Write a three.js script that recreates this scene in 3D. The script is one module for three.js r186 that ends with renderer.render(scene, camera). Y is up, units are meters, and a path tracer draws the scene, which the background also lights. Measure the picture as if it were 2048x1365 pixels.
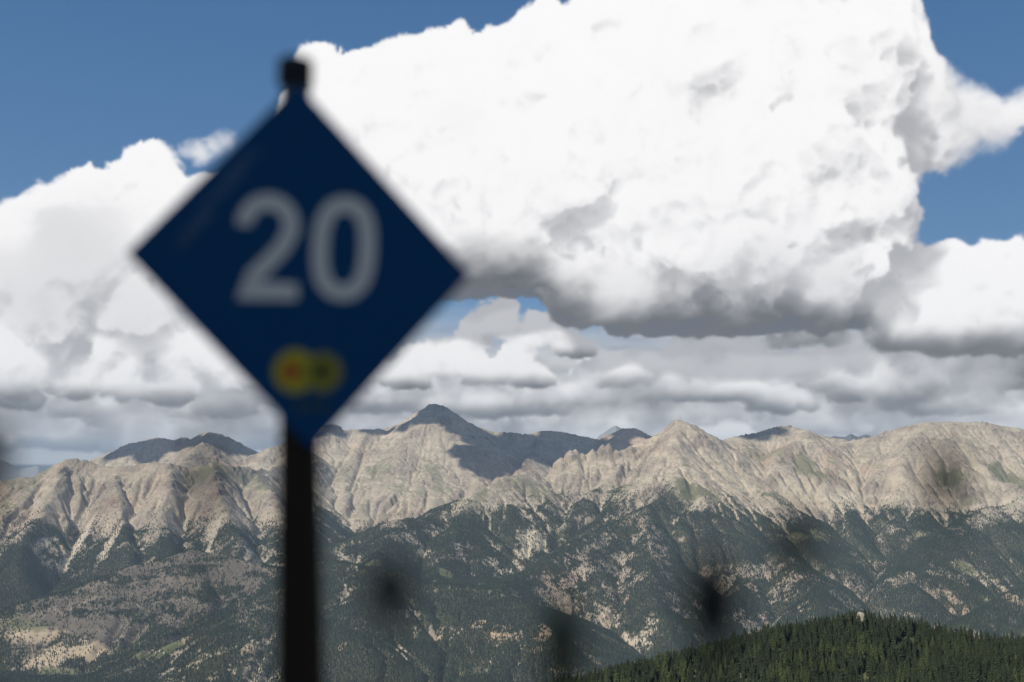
import * as THREE from 'three';
import { mergeGeometries, mergeVertices } from 'three/addons/utils/BufferGeometryUtils.js';

// ------------------------------------------------------------------ camera
// y = 0 is the ground at the photographer's feet; the valley lies far below, the peaks above.
const scene = new THREE.Scene();
const EYE = 0.95, FPX = 2010, PITCH = Math.atan(247.5 / FPX);
const camera = new THREE.PerspectiveCamera(2 * Math.atan(682.5 / FPX) * 180 / Math.PI, 1024 / 682, 0.05, 90000);
camera.position.set(0, EYE, 0);
camera.rotation.x = PITCH;
camera.focus = 9000;
camera.userData.fStop = 1.32;
const renderer = new THREE.WebGLRenderer({ antialias: true });
renderer.toneMapping = THREE.LinearToneMapping;
renderer.toneMappingExposure = 1.0;
renderer.shadowMap.enabled = true;

// direction of a ray through a point of the 2048 x 1365 picture, and the point on it at a forward distance
const CP = Math.cos(PITCH), SP = Math.sin(PITCH);
function ray(X, Y) {
  const x = (X - 1024) / FPX, y = (682.5 - Y) / FPX;
  return [x, y * CP + SP, y * SP - CP];
}
function at(X, Y, D) { const r = ray(X, Y), k = D / -r[2]; return [r[0] * k, EYE + r[1] * k, -D]; }

// ------------------------------------------------------------------ seeded noise
let seedState = 12345;
const rnd = () => { seedState = (seedState + 0x6d2b79f5) | 0; let t = Math.imul(seedState ^ (seedState >>> 15), 1 | seedState); t = (t + Math.imul(t ^ (t >>> 7), 61 | t)) ^ t; return ((t ^ (t >>> 14)) >>> 0) / 4294967296; };
const rr = (a, b) => a + (b - a) * rnd();
const PERM = new Uint8Array(512);
{ const p = Array.from({ length: 256 }, (_, i) => i); for (let i = 255; i > 0; i--) { const j = Math.floor(rnd() * (i + 1)); [p[i], p[j]] = [p[j], p[i]]; } for (let i = 0; i < 512; i++) PERM[i] = p[i & 255]; }
const G3 = new Float32Array(256 * 3);
for (let i = 0; i < 256; i++) { let x, y, z, l; do { x = rnd() * 2 - 1; y = rnd() * 2 - 1; z = rnd() * 2 - 1; l = x * x + y * y + z * z; } while (l > 1 || l < 0.1); l = 1.4 / Math.sqrt(l); G3[i * 3] = x * l; G3[i * 3 + 1] = y * l; G3[i * 3 + 2] = z * l; }
function noise3(x, y, z) {
  const fx = Math.floor(x), fy = Math.floor(y), fz = Math.floor(z);
  x -= fx; y -= fy; z -= fz;
  const X = fx & 255, Y = fy & 255, Z = fz & 255;
  const u = x * x * x * (x * (x * 6 - 15) + 10), v = y * y * y * (y * (y * 6 - 15) + 10), w = z * z * z * (z * (z * 6 - 15) + 10);
  const A = PERM[X] + Y, B = PERM[X + 1] + Y, AA = PERM[A & 255] + Z, AB = PERM[(A + 1) & 255] + Z, BA = PERM[B & 255] + Z, BB = PERM[(B + 1) & 255] + Z;
  const x1 = x - 1, y1 = y - 1, z1 = z - 1;
  let g = PERM[AA & 255] * 3; const a = G3[g] * x + G3[g + 1] * y + G3[g + 2] * z;
  g = PERM[BA & 255] * 3; const b = G3[g] * x1 + G3[g + 1] * y + G3[g + 2] * z;
  g = PERM[AB & 255] * 3; const c = G3[g] * x + G3[g + 1] * y1 + G3[g + 2] * z;
  g = PERM[BB & 255] * 3; const d = G3[g] * x1 + G3[g + 1] * y1 + G3[g + 2] * z;
  g = PERM[(AA + 1) & 255] * 3; const e = G3[g] * x + G3[g + 1] * y + G3[g + 2] * z1;
  g = PERM[(BA + 1) & 255] * 3; const f = G3[g] * x1 + G3[g + 1] * y + G3[g + 2] * z1;
  g = PERM[(AB + 1) & 255] * 3; const h = G3[g] * x + G3[g + 1] * y1 + G3[g + 2] * z1;
  g = PERM[(BB + 1) & 255] * 3; const i = G3[g] * x1 + G3[g + 1] * y1 + G3[g + 2] * z1;
  const p = a + u * (b - a), q = c + u * (d - c), r = e + u * (f - e), s = h + u * (i - h);
  const m = p + v * (q - p), n = r + v * (s - r);
  return m + w * (n - m);
}
const noise2 = (x, y) => noise3(x, y, 0.37);
function fbm2(x, y, oct, gain = 0.5) { let s = 0, a = 1, t = 0; for (let i = 0; i < oct; i++) { s += a * noise3(x, y, i * 7.31); t += a; a *= gain; x = x * 2.03 + 11.7; y = y * 2.03 - 5.3; } return s / t; }
function ridged2(x, y, oct) { let s = 0, a = 1, t = 0; for (let i = 0; i < oct; i++) { s += a * (1 - Math.abs(noise3(x, y, i * 3.7 + 40)) * 2.2); t += a; a *= 0.5; x = x * 2.07 + 3.1; y = y * 2.07 + 8.9; } return s / t; }
const clamp = (x, a = 0, b = 1) => (x < a ? a : x > b ? b : x);
const sstep = (a, b, x) => { const t = clamp((x - a) / (b - a)); return t * t * (3 - 2 * t); };
const lerp = (a, b, t) => a + (b - a) * t;

// ------------------------------------------------------------------ sun: high, behind the photographer's left shoulder
const SUN_EL = 43 * Math.PI / 180, SUN_AZ = -52 * Math.PI / 180;       // azimuth off the backward direction, negative = left
const SUN = new THREE.Vector3(Math.sin(SUN_AZ) * Math.cos(SUN_EL), Math.sin(SUN_EL), Math.cos(SUN_AZ) * Math.cos(SUN_EL));
const sun = new THREE.DirectionalLight(new THREE.Color(1.0, 0.93, 0.81), 4.9);
sun.name = 'sun';
sun.position.copy(SUN).multiplyScalar(20000).add(new THREE.Vector3(0, 0, -8000));
sun.target.position.set(0, 0, -8000);
sun.castShadow = true;
Object.assign(sun.shadow.camera, { left: -9000, right: 9000, top: 8000, bottom: -8000, near: 10, far: 45000 });
sun.shadow.mapSize.set(4096, 4096);
scene.add(sun, sun.target);
scene.fog = new THREE.FogExp2(new THREE.Color(0.58, 0.77, 1.0), 2.2e-5);

// ------------------------------------------------------------------ sky: clear air and cumulus, computed as a volume in (azimuth, elevation, depth)
// u = azimuth to the right, v = elevation, both in 1/2010 radian; w = depth away from the viewer
const TURN = 2 * Math.PI * FPX;
function uv(X, Y) { const r = ray(X, Y); return [Math.atan2(r[0], -r[2]) * FPX, Math.atan2(r[1], Math.hypot(r[0], r[2])) * FPX]; }
const puffs = [];                         // { u, v, w, r, f: flattening, base }
function puff(X, Y, r, o = {}) { const [u, v] = uv(X, Y); puffs.push({ u, v, w: o.w ?? 0, r, f: o.f ?? 1, base: o.base === undefined ? -1e4 : uv(X, o.base)[1], soft: o.soft ?? 0.8, dim: o.dim ?? 0 }); }
function sky() {
  // --- the great cumulus in the middle
  const B = 640;
  for (const [X, Y, r, w = 0] of [
    [685, 345, 158], [634, 126, 34, 20], [750, 262, 138], [870, 240, 150], [980, 220, 152], [800, 420, 200], [1000, 400, 240], [1110, 200, 168], [1240, 190, 182],
    [1190, 400, 230], [1370, 160, 220, -20], [1500, 140, 225], [1610, 160, 190, -20], [1400, 380, 250, -40], [1580, 360, 205, -30], [1700, 110, 128, 60], [1745, 70, 78, 90],
    [1765, 130, 78, 80], [1640, 420, 160, -20], [1700, 430, 100], [1745, 420, 62], [1690, 330, 60], [1480, 480, 200, -20], [1200, 500, 170, -20], [1000, 500, 105], [1330, 520, 160, 0], [1620, 520, 130], [760, 520, 120], [1715, 590, 62], [1740, 640, 46], [1715, 395, 84, -90], [1752, 455, 56, -80], [1700, 490, 74, -90], [1690, 250, 70, -70], [1600, 300, 120, -130], [1120, 330, 130, -150], [1330, 260, 150, -140], [880, 380, 120, -120], [1010, 470, 90, -130], [1450, 430, 110, -170],
  ]) puff(X, Y, r, { w, base: B + (X > 1700 ? 10 : 0) - (X < 1100 ? 62 : 0) + (X > 1200 && X < 1700 ? 18 : 0) });
  for (const [X, Y, r, w, dim] of [[930, 290, 74, -95, 0.3], [960, 350, 50, -100, 0.25], [1360, 240, 70, -190, 0.25], [1480, 520, 110, -150, 0.45], [1640, 560, 80, -100, 0.4], [1250, 570, 80, -120, 0.3]]) puff(X, Y, r, { w, base: Y > 500 ? 655 : undefined, dim });
  for (const [X, Y, r] of [[1790, 400, 16], [1796, 450, 14], [1768, 492, 20]]) puff(X, Y, r, { soft: 2 });
  // wisps of its right edge
  for (const [X, Y, r] of [[1830, 215, 80], [1800, 270, 70], [1880, 225, 56], [1925, 235, 50], [1890, 285, 38], [1850, 300, 40], [1740, 290, 56]]) puff(X, Y, r, { w: 40, soft: 1.6, dim: 0.12 });
  for (const [X, Y, r] of [[1970, 235, 36], [1945, 265, 30], [2005, 245, 30], [2035, 225, 27], [1985, 275, 22], [2070, 208, 30], [2110, 195, 34], [1900, 318, 17], [1925, 300, 18], [1880, 178, 18], [1915, 188, 16], [1960, 196, 15]]) puff(X, Y, r, { w: 40, soft: 2.3, dim: 0.1 });
  // --- the left cumulus
  for (const [X, Y, r, w = 0] of [
    [300, 362, 62, 20], [345, 345, 20, 20], [250, 400, 66], [190, 430, 68], [120, 460, 72], [60, 495, 78], [-10, 530, 86], [-90, 560, 100], [370, 440, 72, 10], [430, 430, 75, 30], [500, 430, 80, 30],
    [300, 490, 110, -10], [200, 530, 110, -20], [90, 560, 90, -30], [400, 520, 110, -10], [500, 540, 100], [-160, 560, 120],
  ]) puff(X, Y, r, { w, base: 668 });
  for (const [X, Y, r, dim] of [[160, 520, 92, 0.5], [215, 470, 56, 0.35], [90, 585, 80, 0.45], [270, 600, 70, 0.4], [20, 560, 60, 0.4], [330, 560, 60, 0.25]]) puff(X, Y, r, { w: -75, dim });
  for (const [X, Y, r] of [[400, 305, 20], [430, 290, 17], [375, 300, 12], [452, 282, 15]]) puff(X, Y, r, { soft: 2.6, dim: 0.1 });
  // --- the right cumulus
  for (const [X, Y, r, w = 0] of [
    [1762, 610, 46, 30], [1790, 590, 52, 30], [1850, 565, 62, 20], [1910, 555, 58, 10], [1975, 560, 60, 0], [2040, 560, 66, 0], [2110, 560, 70], [2180, 580, 70], [1800, 640, 60, 10], [1900, 630, 75], [2020, 630, 80], [2150, 630, 80],
  ]) puff(X, Y, r, { w, base: 700, dim: 0 });
  // --- small cumulus below the great one
  const heap = (X0, X1, top, base, r, n, dim) => { for (let k = 0; k < n; k++) { const t = (k + rr(0, 1)) / n, arch = Math.pow(Math.sin(Math.PI * clamp(t, 0.03, 0.97)), 0.7), f = Math.pow(rnd(), 0.7); puff(lerp(X0, X1, t), lerp(base - 4, lerp(base, top, arch) + r * 0.6, f), r * rr(0.5, 1.1) * (0.55 + 0.5 * arch), { base, w: 20 + rr(-20, 20), dim }); } };
  heap(925, 1050, 588, 690, 30, 16, 0.1); heap(1010, 1180, 616, 712, 30, 18, 0.15); heap(780, 990, 668, 765, 32, 22, 0.05); heap(690, 860, 712, 775, 26, 16, 0.1); heap(950, 1100, 690, 770, 30, 14, 0.1);
  // --- middle left heap
  for (const [X, Y, r] of [[20, 645, 46], [70, 650, 44], [130, 640, 40], [215, 660, 40], [320, 665, 38], [390, 660, 40], [40, 660, 50], [100, 680, 56], [160, 665, 44], [30, 720, 70], [-40, 690, 70], [220, 690, 52], [285, 680, 50], [340, 690, 52], [400, 690, 54], [150, 740, 50], [470, 720, 60], [250, 750, 46], [340, 760, 50]]) puff(X, Y, r, { base: 806, w: -30, dim: 0.05, f: 1.1 });
  // --- flat-based banks in rows that recede to the horizon, all the way round
  for (const [Y, base, wide, r0, keep, dim] of [[670, 712, 150, 34, 0.5, 0.1], [690, 742, 190, 42, 0.6, 0.05], [708, 768, 230, 46, 0.66, 0.05], [735, 784, 170, 38, 0.7, 0.05], [752, 800, 160, 36, 0.7, 0.05], [782, 828, 150, 34, 0.75, 0.05], [800, 842, 130, 30, 0.75, 0], [822, 860, 120, 26, 0.8, 0], [842, 880, 110, 26, 0.85, 0], [866, 910, 110, 30, 0.95, 0]]) {
    const v0 = uv(1024, Y)[1], vb = uv(1024, base)[1];
    for (let u = -TURN / 2; u < TURN / 2; ) {
      const len = wide * rr(0.6, 1.6), inFrame = Math.abs(u + len / 2) < 1000, b = vb + rr(-13, 13), hgt = r0 * rr(0.8, 1.25);
      if (rnd() < keep && (Math.abs(u + len / 2) < 1500 || Y < 690 || Y === 782) && !(inFrame && Y < 700 && u < 60) && !(Y < 740 && u + len > -560 && u < -20)) {
        const w = rr(-30, 30) + (Y < 800 ? 80 : 130), n = Math.ceil(len / (hgt * 0.4));
        for (let k = 0; k < n; k++) {
          const t = (k + rnd()) / n, m = Math.pow(Math.sin(Math.PI * clamp(t, 0.04, 0.96)), 0.6);
          puffs.push({ u: u + t * len, v: b + (hgt * 0.62 + rr(-5, 9)) * m, w: w + rr(-25, 25), r: hgt * rr(0.45, 1.1) * (0.5 + 0.6 * m), f: 1.2, base: b, soft: 1.05, dim });
        }
      }
      u += len * rr(0.6, 1.15);
    }
  }
  // --- heaps of the same kind all round, outside the frame
    for (let k = 0; k < 9; k++) {
    const u0 = 1500 + (TURN - 3000) * (k + rr(0.1, 0.9)) / 9, v0 = rr(360, 760), R = rr(0.45, 0.95), base = v0 - R * 190;
    for (let j = 0; j < 26; j++) {
      const a = rnd() * Math.PI * 2, q = Math.sqrt(rnd()), x = Math.cos(a) * q * 480 * R, y = (Math.sin(a) * q * 190 + 60 * (1 - q * q)) * R;
      let u = u0 + x; if (u > TURN / 2) u -= TURN;
      puffs.push({ u, v: v0 + y, w: rr(-80, 80), r: rr(70, 150) * R * (1.1 - 0.5 * q), f: 1, base, soft: 1, dim: 0 });
    }
  }
  for (let k = 0; k < 14; k++) {          // fair-weather heaps high overhead
    const u0 = -TURN / 2 + TURN * rnd(), v0 = rr(1250, 2300), R = rr(0.4, 0.9);
    for (let j = 0; j < 14; j++) { const a = rnd() * 6.283, q = Math.sqrt(rnd()); let u = u0 + Math.cos(a) * q * 380 * R / Math.cos(v0 / FPX); if (u > TURN / 2) u -= TURN; if (u < -TURN / 2) u += TURN; puffs.push({ u, v: v0 + Math.sin(a) * q * 170 * R, w: rr(-60, 60), r: rr(60, 130) * R, f: 1, base: -1e4, soft: 1.5, dim: 0.1 }); }
  }

  // --- bins for quick look-up
  const TS = 40, TU = Math.ceil(TURN / TS), TV = Math.ceil((Math.PI / 2 * FPX + 200) / TS), bins = Array.from({ length: TU * TV }, () => []);
  puffs.forEach((p) => {
    p.pad = Math.max(44, Math.min(110, 0.8 * p.r + 25)); const R = p.r + p.pad;
    for (let j = Math.max(0, Math.floor((p.v - R + 100) / TS)); j <= Math.min(TV - 1, Math.floor((p.v + R + 100) / TS)); j++)
      for (let i = Math.floor((p.u - R + TURN / 2) / TS); i <= Math.floor((p.u + R + TURN / 2) / TS); i++) bins[j * TU + ((i % TU) + TU) % TU].push(p);
  });
  const binAt = (u, v) => { const i = Math.floor((u + TURN / 2) / TS), j = Math.floor((v + 100) / TS); return j < 0 || j >= TV ? null : bins[j * TU + ((i % TU) + TU) % TU]; };
  let domR = 50, domSoft = 1, domDim = 0, domBase = 0;
  // signed depth inside the smooth body of the clouds (positive inside), with billows of several sizes
  function body(u, v, w, oct) {
    const list = binAt(u, v);
    if (!list || !list.length) return -60;
    let s = -45, wr = 0, ws = 0, wd = 0, wb = 0, wt = 1e-9;
    for (let k = 0; k < list.length; k++) {
      const p = list[k], pad = p.pad; let du = u - p.u; if (du > 6000) du -= TURN; else if (du < -6000) du += TURN;
      const dv = (v - p.v) * p.f, dw = w - p.w, q = du * du + dv * dv + dw * dw, R = p.r;
      if (q > (R + pad) * (R + pad)) continue;
      let e = R - Math.sqrt(q);
      const b = (v - p.base + 9 * noise3(u / 60, w / 60, 3.3)) * 1.7; if (b < e) e = b;
      const h = clamp(0.5 + (e - s) / 36); s = lerp(s, e, h) + 9 * h * (1 - h);
      const g = Math.exp(clamp(e, -80, 40) / 14); wr += g * R; ws += g * p.soft; wd += g * p.dim; wb += g * Math.max(p.base, v - 260); wt += g;
    }
    if (s < -42) return s;
    if (s < -26 || s > 60) oct = Math.min(oct, 3);
    domR = wr / wt; domSoft = ws / wt; domDim = wd / wt; domBase = wb / wt;
    const c = Math.min(domR, 170);
    let a = 0, fr = 1 / 150, sz = 150;
    for (let o = 0; o < oct; o++) {
      const A = Math.min(sz * (o > 1 ? 0.48 : 0.32), c * 0.42 * Math.min(1, sz / c * 1.3));
      if (sz < c * 2.2) { const n = noise3(u * fr, v * fr * 1.1, w * fr + o * 9.7); a += A * (0.42 - 1.35 * Math.abs(n)) + A * 0.35 * n; }
      fr *= 2.1; sz /= 2.1;
    }
    return s + a;
  }
  const L = [SUN.x * 0.62, SUN.y, -SUN.z * 1.25];
  function shade(u, v, w) {               // light that reaches a point inside: sun through the cloud, plus air light
    let tau = 0, last = 0;
    for (const d of [28, 70, 140]) { const s = body(u + L[0] * d, v + L[1] * d, w + L[2] * d, 2); tau += clamp(s / 26 + 0.3) * (d - last); last = d; }
    return tau;
  }
  const W = 4096, H = 2048, data = new Float32Array(W * H * 4), clear = [0, 0, 0], out = [0, 0, 0];
  function air(el, u) {
    const e = Math.max(0, el), t = Math.pow(clamp(1 - e / 1.45), 3.5), hz = Math.exp(-e / 0.085);
    clear[0] = lerp(0.032, 0.15, t) + 0.24 * hz; clear[1] = lerp(0.10, 0.32, t) + 0.25 * hz; clear[2] = lerp(0.262, 0.56, t) + 0.16 * hz;
    void u;
  }
  function trace(u, v, el) {
    air(el, u);
    // a thin far layer that closes the sky near the horizon
    const ve = sstep(330, 190, v + 34 * fbm2(u / 260, v / 60 + 9, 3)), vt = clamp(0.45 + 0.3 * sstep(190, 60, v) + 1.2 * fbm2(u / 170, v / 30, 5));
    const lowv = 0.16 * sstep(170, 40, v);
    clear[0] = lerp(clear[0], lerp(0.40 + lowv, 0.74, vt), ve); clear[1] = lerp(clear[1], lerp(0.415 + lowv, 0.73, vt), ve); clear[2] = lerp(clear[2], lerp(0.45 + lowv * 0.8, 0.71, vt), ve);
    let T = 1, r = 0, g = 0, b = 0;
    const far = clamp(1 - v / 420), list = binAt(u, v);
    if (list && list.length) {
      let lo = 1e9, hi = -1e9;
      for (const p of list) { lo = Math.min(lo, p.w - p.r - 40); hi = Math.max(hi, p.w + p.r + 40); }
      let w = lo, n = 0, tau = -1;
      while (w < hi && T > 0.03 && n++ < 80) {
        const s = body(u, v, w, 6);
        if (s < 0.5 - 6 * domSoft) { w += Math.max(4, (-s - 14) * 0.8); continue; }
        const soft = domSoft * clamp(1.15 + 1.5 * fbm2(u / 85 + w / 130, v / 85, 2), 0.6, 2.4), dim = domDim, base = domBase, step = 4.5 + 5 * (1 - T);
        const dens = clamp((s + 2.5 * soft) / (9 * soft)) * 0.115 / soft;
        const a = 1 - Math.exp(-dens * step), domR0 = domR;
        if (!(n & 1) || tau < 0) tau = shade(u, v, w);
        const up = clamp((v - base + 4 + 6 * far) / Math.min(185, 24 + domR0 * 0.85) + 0.22 * fbm2(u / 70 + w / 150, v / 45 + w / 200, 3)), low = sstep(0.05, 0.85, up);
        const direct = 0.275 * Math.exp(-tau * 0.026) + 0.392 * Math.exp(-tau * 0.0078), amb = lerp(0.125, 0.33, low) * (1 + (1 - low) * 0.5 * fbm2(u / 90 + w / 200, v / 38, 3));
        const k = direct * (1 - dim * 0.65) * lerp(0.05, 1, sstep(0.08, 0.72, up));
        r += T * a * (k * 1.07 + amb * 0.90); g += T * a * (k * 1.045 + amb * 0.915); b += T * a * (k * 1.005 + amb * 0.985);
        T *= 1 - a; w += step;
      }
    }
    // air between the viewer and the clouds, thicker towards the horizon
    const hz = 0.34 * Math.exp(-Math.max(0, el) / 0.06);
    out[0] = clear[0] * T + r; out[1] = clear[1] * T + g; out[2] = clear[2] * T + b;
    if (T < 1) { out[0] = lerp(out[0], 0.56, hz * (1 - T)); out[1] = lerp(out[1], 0.57, hz * (1 - T)); out[2] = lerp(out[2], 0.585, hz * (1 - T)); }
  }
  const inside = (u, v) => Math.abs(u) < 1080 && v > -60 && v < 930;
  const row0 = Math.floor(H / 2) - 4, STEP = 8, coarse = new Map();
  const uOf = (i) => { let az = ((i + 0.5) / W) * 2 * Math.PI - Math.PI / 2; if (az > Math.PI) az -= 2 * Math.PI; return az * FPX; };
  const elOf = (j) => ((j + 0.5) / H - 0.5) * Math.PI;
  const cw = W / STEP, cg = (ci, cj) => { ci = (ci + cw) % cw; const key = cj * cw + ci; let c = coarse.get(key); if (!c) { const el = elOf(Math.min(H - 1, cj * STEP)); trace(uOf(ci * STEP), el * FPX, el); c = [out[0], out[1], out[2]]; coarse.set(key, c); } return c; };
  for (let j = 0; j < H; j++) {
    const el = elOf(j), v = el * FPX;
    for (let i = 0; i < W; i++) {
      const o = (j * W + i) * 4;
      if (j < row0) { data[o] = 0.075; data[o + 1] = 0.085; data[o + 2] = 0.07; data[o + 3] = 1; continue; }
      const u = uOf(i);
      if (inside(u, v)) trace(u, v, el);
      else {
        const ci = Math.floor(i / STEP), cj = Math.floor(j / STEP), a = i / STEP - ci, b = j / STEP - cj;
        const p = cg(ci, cj), q = cg(ci + 1, cj), r = cg(ci, cj + 1), s = cg(ci + 1, cj + 1);
        for (let c = 0; c < 3; c++) out[c] = lerp(lerp(p[c], q[c], a), lerp(r[c], s[c], a), b);
      }
      data[o] = out[0]; data[o + 1] = out[1]; data[o + 2] = out[2]; data[o + 3] = 1;
    }
  }
  const t = new THREE.DataTexture(data, W, H, THREE.RGBAFormat, THREE.FloatType);
  t.mapping = THREE.EquirectangularReflectionMapping; t.magFilter = THREE.LinearFilter; t.minFilter = THREE.LinearFilter; t.needsUpdate = true;
  return t;
}
scene.background = sky();
scene.environment = scene.background;

// ------------------------------------------------------------------ terrain: one height field, carved by running water
// Ridges are polylines whose points stand where a line of sight meets a forward distance in kilometres.
const ridges = [];
function ridge(pts, o = {}) {                              // o.crest: this line stands against the sky
  const p = pts.map(([X, Y, D]) => at(X, Y, D * 1000));
  ridges.push({ p, s1: o.s1 ?? 0.86, s2: o.s2 ?? 0.36, L: o.L ?? 620, wob: o.wob ?? 1, crest: o.crest });
}
// main peak and the dark ridge behind
ridge([[470, 925, 11.6], [540, 893, 11.8], [580, 882, 12], [620, 872, 12], [645, 860, 12], [662, 850, 12], [682, 859, 12], [735, 858, 12.1], [780, 858, 12.2], [830, 825, 12.3], [865, 806, 12.3], [890, 812, 12.3], [920, 834, 12.3], [965, 857, 12.4], [1000, 865, 12.4], [1050, 868, 12.5], [1090, 860, 12.5], [1130, 864, 12.5], [1160, 871, 12.4], [1200, 878, 12.4], [1240, 858, 12.6], [1270, 856, 12.6], [1310, 874, 12.5], [1400, 895, 12.4]], { s1: 0.78, s2: 0.4, L: 900, crest: 1 });
ridge([[865, 806, 12.3], [880, 845, 11.9], [900, 885, 11.5], [935, 930, 11.0], [965, 968, 10.5]], { s1: 0.8, s2: 0.42 });
ridge([[735, 858, 12.1], [715, 905, 11.5], [695, 960, 10.8], [680, 1010, 10.2]], { s1: 0.7, s2: 0.4 });
ridge([[662, 850, 12], [640, 920, 11.4], [615, 990, 10.6], [600, 1040, 10.1]], { s1: 0.7, s2: 0.4 });
ridge([[800, 855, 12.2], [800, 900, 11.6], [790, 960, 10.9], [780, 1015, 10.3]], { s1: 0.7, s2: 0.42 });
ridge([[1240, 858, 12.6], [1210, 895, 12.0], [1150, 930, 11.4]], { s1: 0.75, s2: 0.4 });
ridge([[1090, 860, 12.5], [1075, 900, 11.9], [1040, 940, 11.2]], { s1: 0.75, s2: 0.4 });
// dark double peak on the left
ridge([[60, 985, 12.8], [180, 918, 13], [215, 905, 13], [250, 890, 13], [290, 881, 13], [312, 874, 13], [350, 881, 13], [366, 875, 13], [380, 880, 13], [400, 867, 13], [420, 864, 13], [440, 868, 13], [480, 885, 13], [515, 903, 13], [570, 935, 13.1], [640, 970, 13.2]], { s1: 0.75, s2: 0.4, crest: 1 });
ridge([[420, 864, 13], [400, 890, 12.4], [370, 925, 11.8]], { s1: 0.7, s2: 0.45 });
// left massif
ridge([[-260, 985, 8.8], [-150, 975, 9.0], [-60, 968, 9.0], [20, 958, 9.1], [60, 950, 9.1], [100, 930, 9.2], [130, 917, 9.2], [165, 921, 9.2], [200, 931, 9.2], [240, 935, 9.2], [300, 925, 9.2], [330, 925, 9.2], [370, 936, 9.3], [430, 922, 9.4], [470, 933, 9.5], [520, 936, 9.9], [580, 926, 10.5], [620, 900, 11.2]], { s1: 0.95, s2: 0.42, L: 520, crest: 1 });
ridge([[130, 917, 9.2], [108, 985, 8.7], [62, 1050, 8.2], [20, 1120, 7.6]], { s1: 0.9, s2: 0.42, L: 400 });
ridge([[230, 934, 9.2], [245, 1000, 8.7], [255, 1060, 8.25], [280, 1110, 7.8]], { s1: 0.9, s2: 0.42, L: 400 });
ridge([[330, 925, 9.2], [335, 985, 8.75], [322, 1040, 8.3], [340, 1090, 7.9]], { s1: 0.9, s2: 0.42, L: 400 });
ridge([[430, 922, 9.4], [428, 955, 9.0], [440, 1005, 8.55], [468, 1075, 8.0]], { s1: 0.9, s2: 0.42, L: 400 });
ridge([[500, 938, 9.7], [540, 985, 9.1], [565, 1045, 8.4], [600, 1100, 7.9]], { s1: 0.7, s2: 0.4, L: 400 });
// slab dome, lower left
ridge([[-150, 1275, 6.2], [-20, 1235, 6.3], [130, 1188, 6.5], [250, 1140, 6.7], [380, 1110, 6.85], [480, 1124, 6.8], [570, 1138, 6.7], [650, 1150, 6.6]], { s1: 0.62, s2: 0.46, L: 700, wob: 0.6 });
ridge([[380, 1110, 6.85], [400, 1180, 6.45], [440, 1260, 6.0], [480, 1330, 5.6]], { s1: 0.55, s2: 0.4, wob: 0.6 });
ridge([[560, 1138, 6.7], [590, 1210, 6.3], [640, 1290, 5.8], [700, 1360, 5.4]], { s1: 0.5, s2: 0.4, wob: 0.6 });
// wooded spur in the middle
ridge([[1110, 945, 9.35], [1050, 946, 9.1], [990, 965, 8.8], [950, 992, 8.6], [880, 1036, 8.3], [780, 1047, 8.0], [700, 1075, 7.8], [640, 1103, 7.6], [560, 1145, 7.2]], { s1: 0.62, s2: 0.42, L: 500 });
ridge([[950, 992, 8.6], [930, 1050, 8.0], [900, 1110, 7.5], [870, 1160, 7.0]], { s1: 0.6, s2: 0.4, L: 400 });
ridge([[780, 1047, 8.0], [760, 1100, 7.5], [740, 1140, 7.0]], { s1: 0.5, s2: 0.4, L: 400 });
ridge([[640, 1122, 6.6], [740, 1130, 6.5], [840, 1160, 6.4], [960, 1180, 6.3], [1000, 1183, 6.2]], { s1: 0.5, s2: 0.35, L: 300, wob: 0.7 });
// pink peak, its pinnacles, and the spur that runs down to the left
ridge([[1085, 955, 9.3], [1110, 938, 9.3], [1122, 922, 9.32], [1140, 910, 9.35], [1150, 905, 9.37], [1165, 911, 9.38], [1185, 905, 9.4], [1196, 909, 9.4], [1206, 895, 9.4], [1218, 895, 9.4], [1226, 905, 9.4], [1260, 897, 9.42], [1290, 884, 9.46], [1320, 862, 9.5], [1340, 848, 9.5], [1355, 840, 9.5], [1372, 843, 9.5], [1400, 856, 9.5], [1440, 878, 9.6], [1480, 905, 9.7]], { s1: 1.05, s2: 0.42, L: 420, crest: 1 });
ridge([[1355, 840, 9.5], [1352, 890, 9.1], [1360, 940, 8.75], [1368, 968, 8.5], [1335, 990, 8.3], [1290, 1012, 8.1], [1230, 1042, 7.8], [1150, 1085, 7.4], [1080, 1125, 7.1], [1030, 1155, 6.8], [985, 1183, 6.5], [1050, 1215, 6.1], [1100, 1255, 5.8], [1150, 1310, 5.5]], { s1: 0.72, s2: 0.44, L: 420 });
ridge([[1290, 1012, 8.1], [1300, 1080, 7.5], [1310, 1150, 7.0], [1330, 1220, 6.5], [1340, 1290, 6.0]], { s1: 0.62, s2: 0.42, L: 350 });
ridge([[1400, 980, 8.5], [1440, 1015, 8.2], [1470, 1070, 7.7], [1500, 1110, 7.4], [1480, 1180, 6.9], [1440, 1260, 6.3]], { s1: 0.6, s2: 0.42, L: 350 });
ridge([[1260, 897, 9.42], [1230, 950, 9.0], [1180, 1000, 8.6], [1130, 1040, 8.3]], { s1: 0.8, s2: 0.42, L: 350 });
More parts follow.
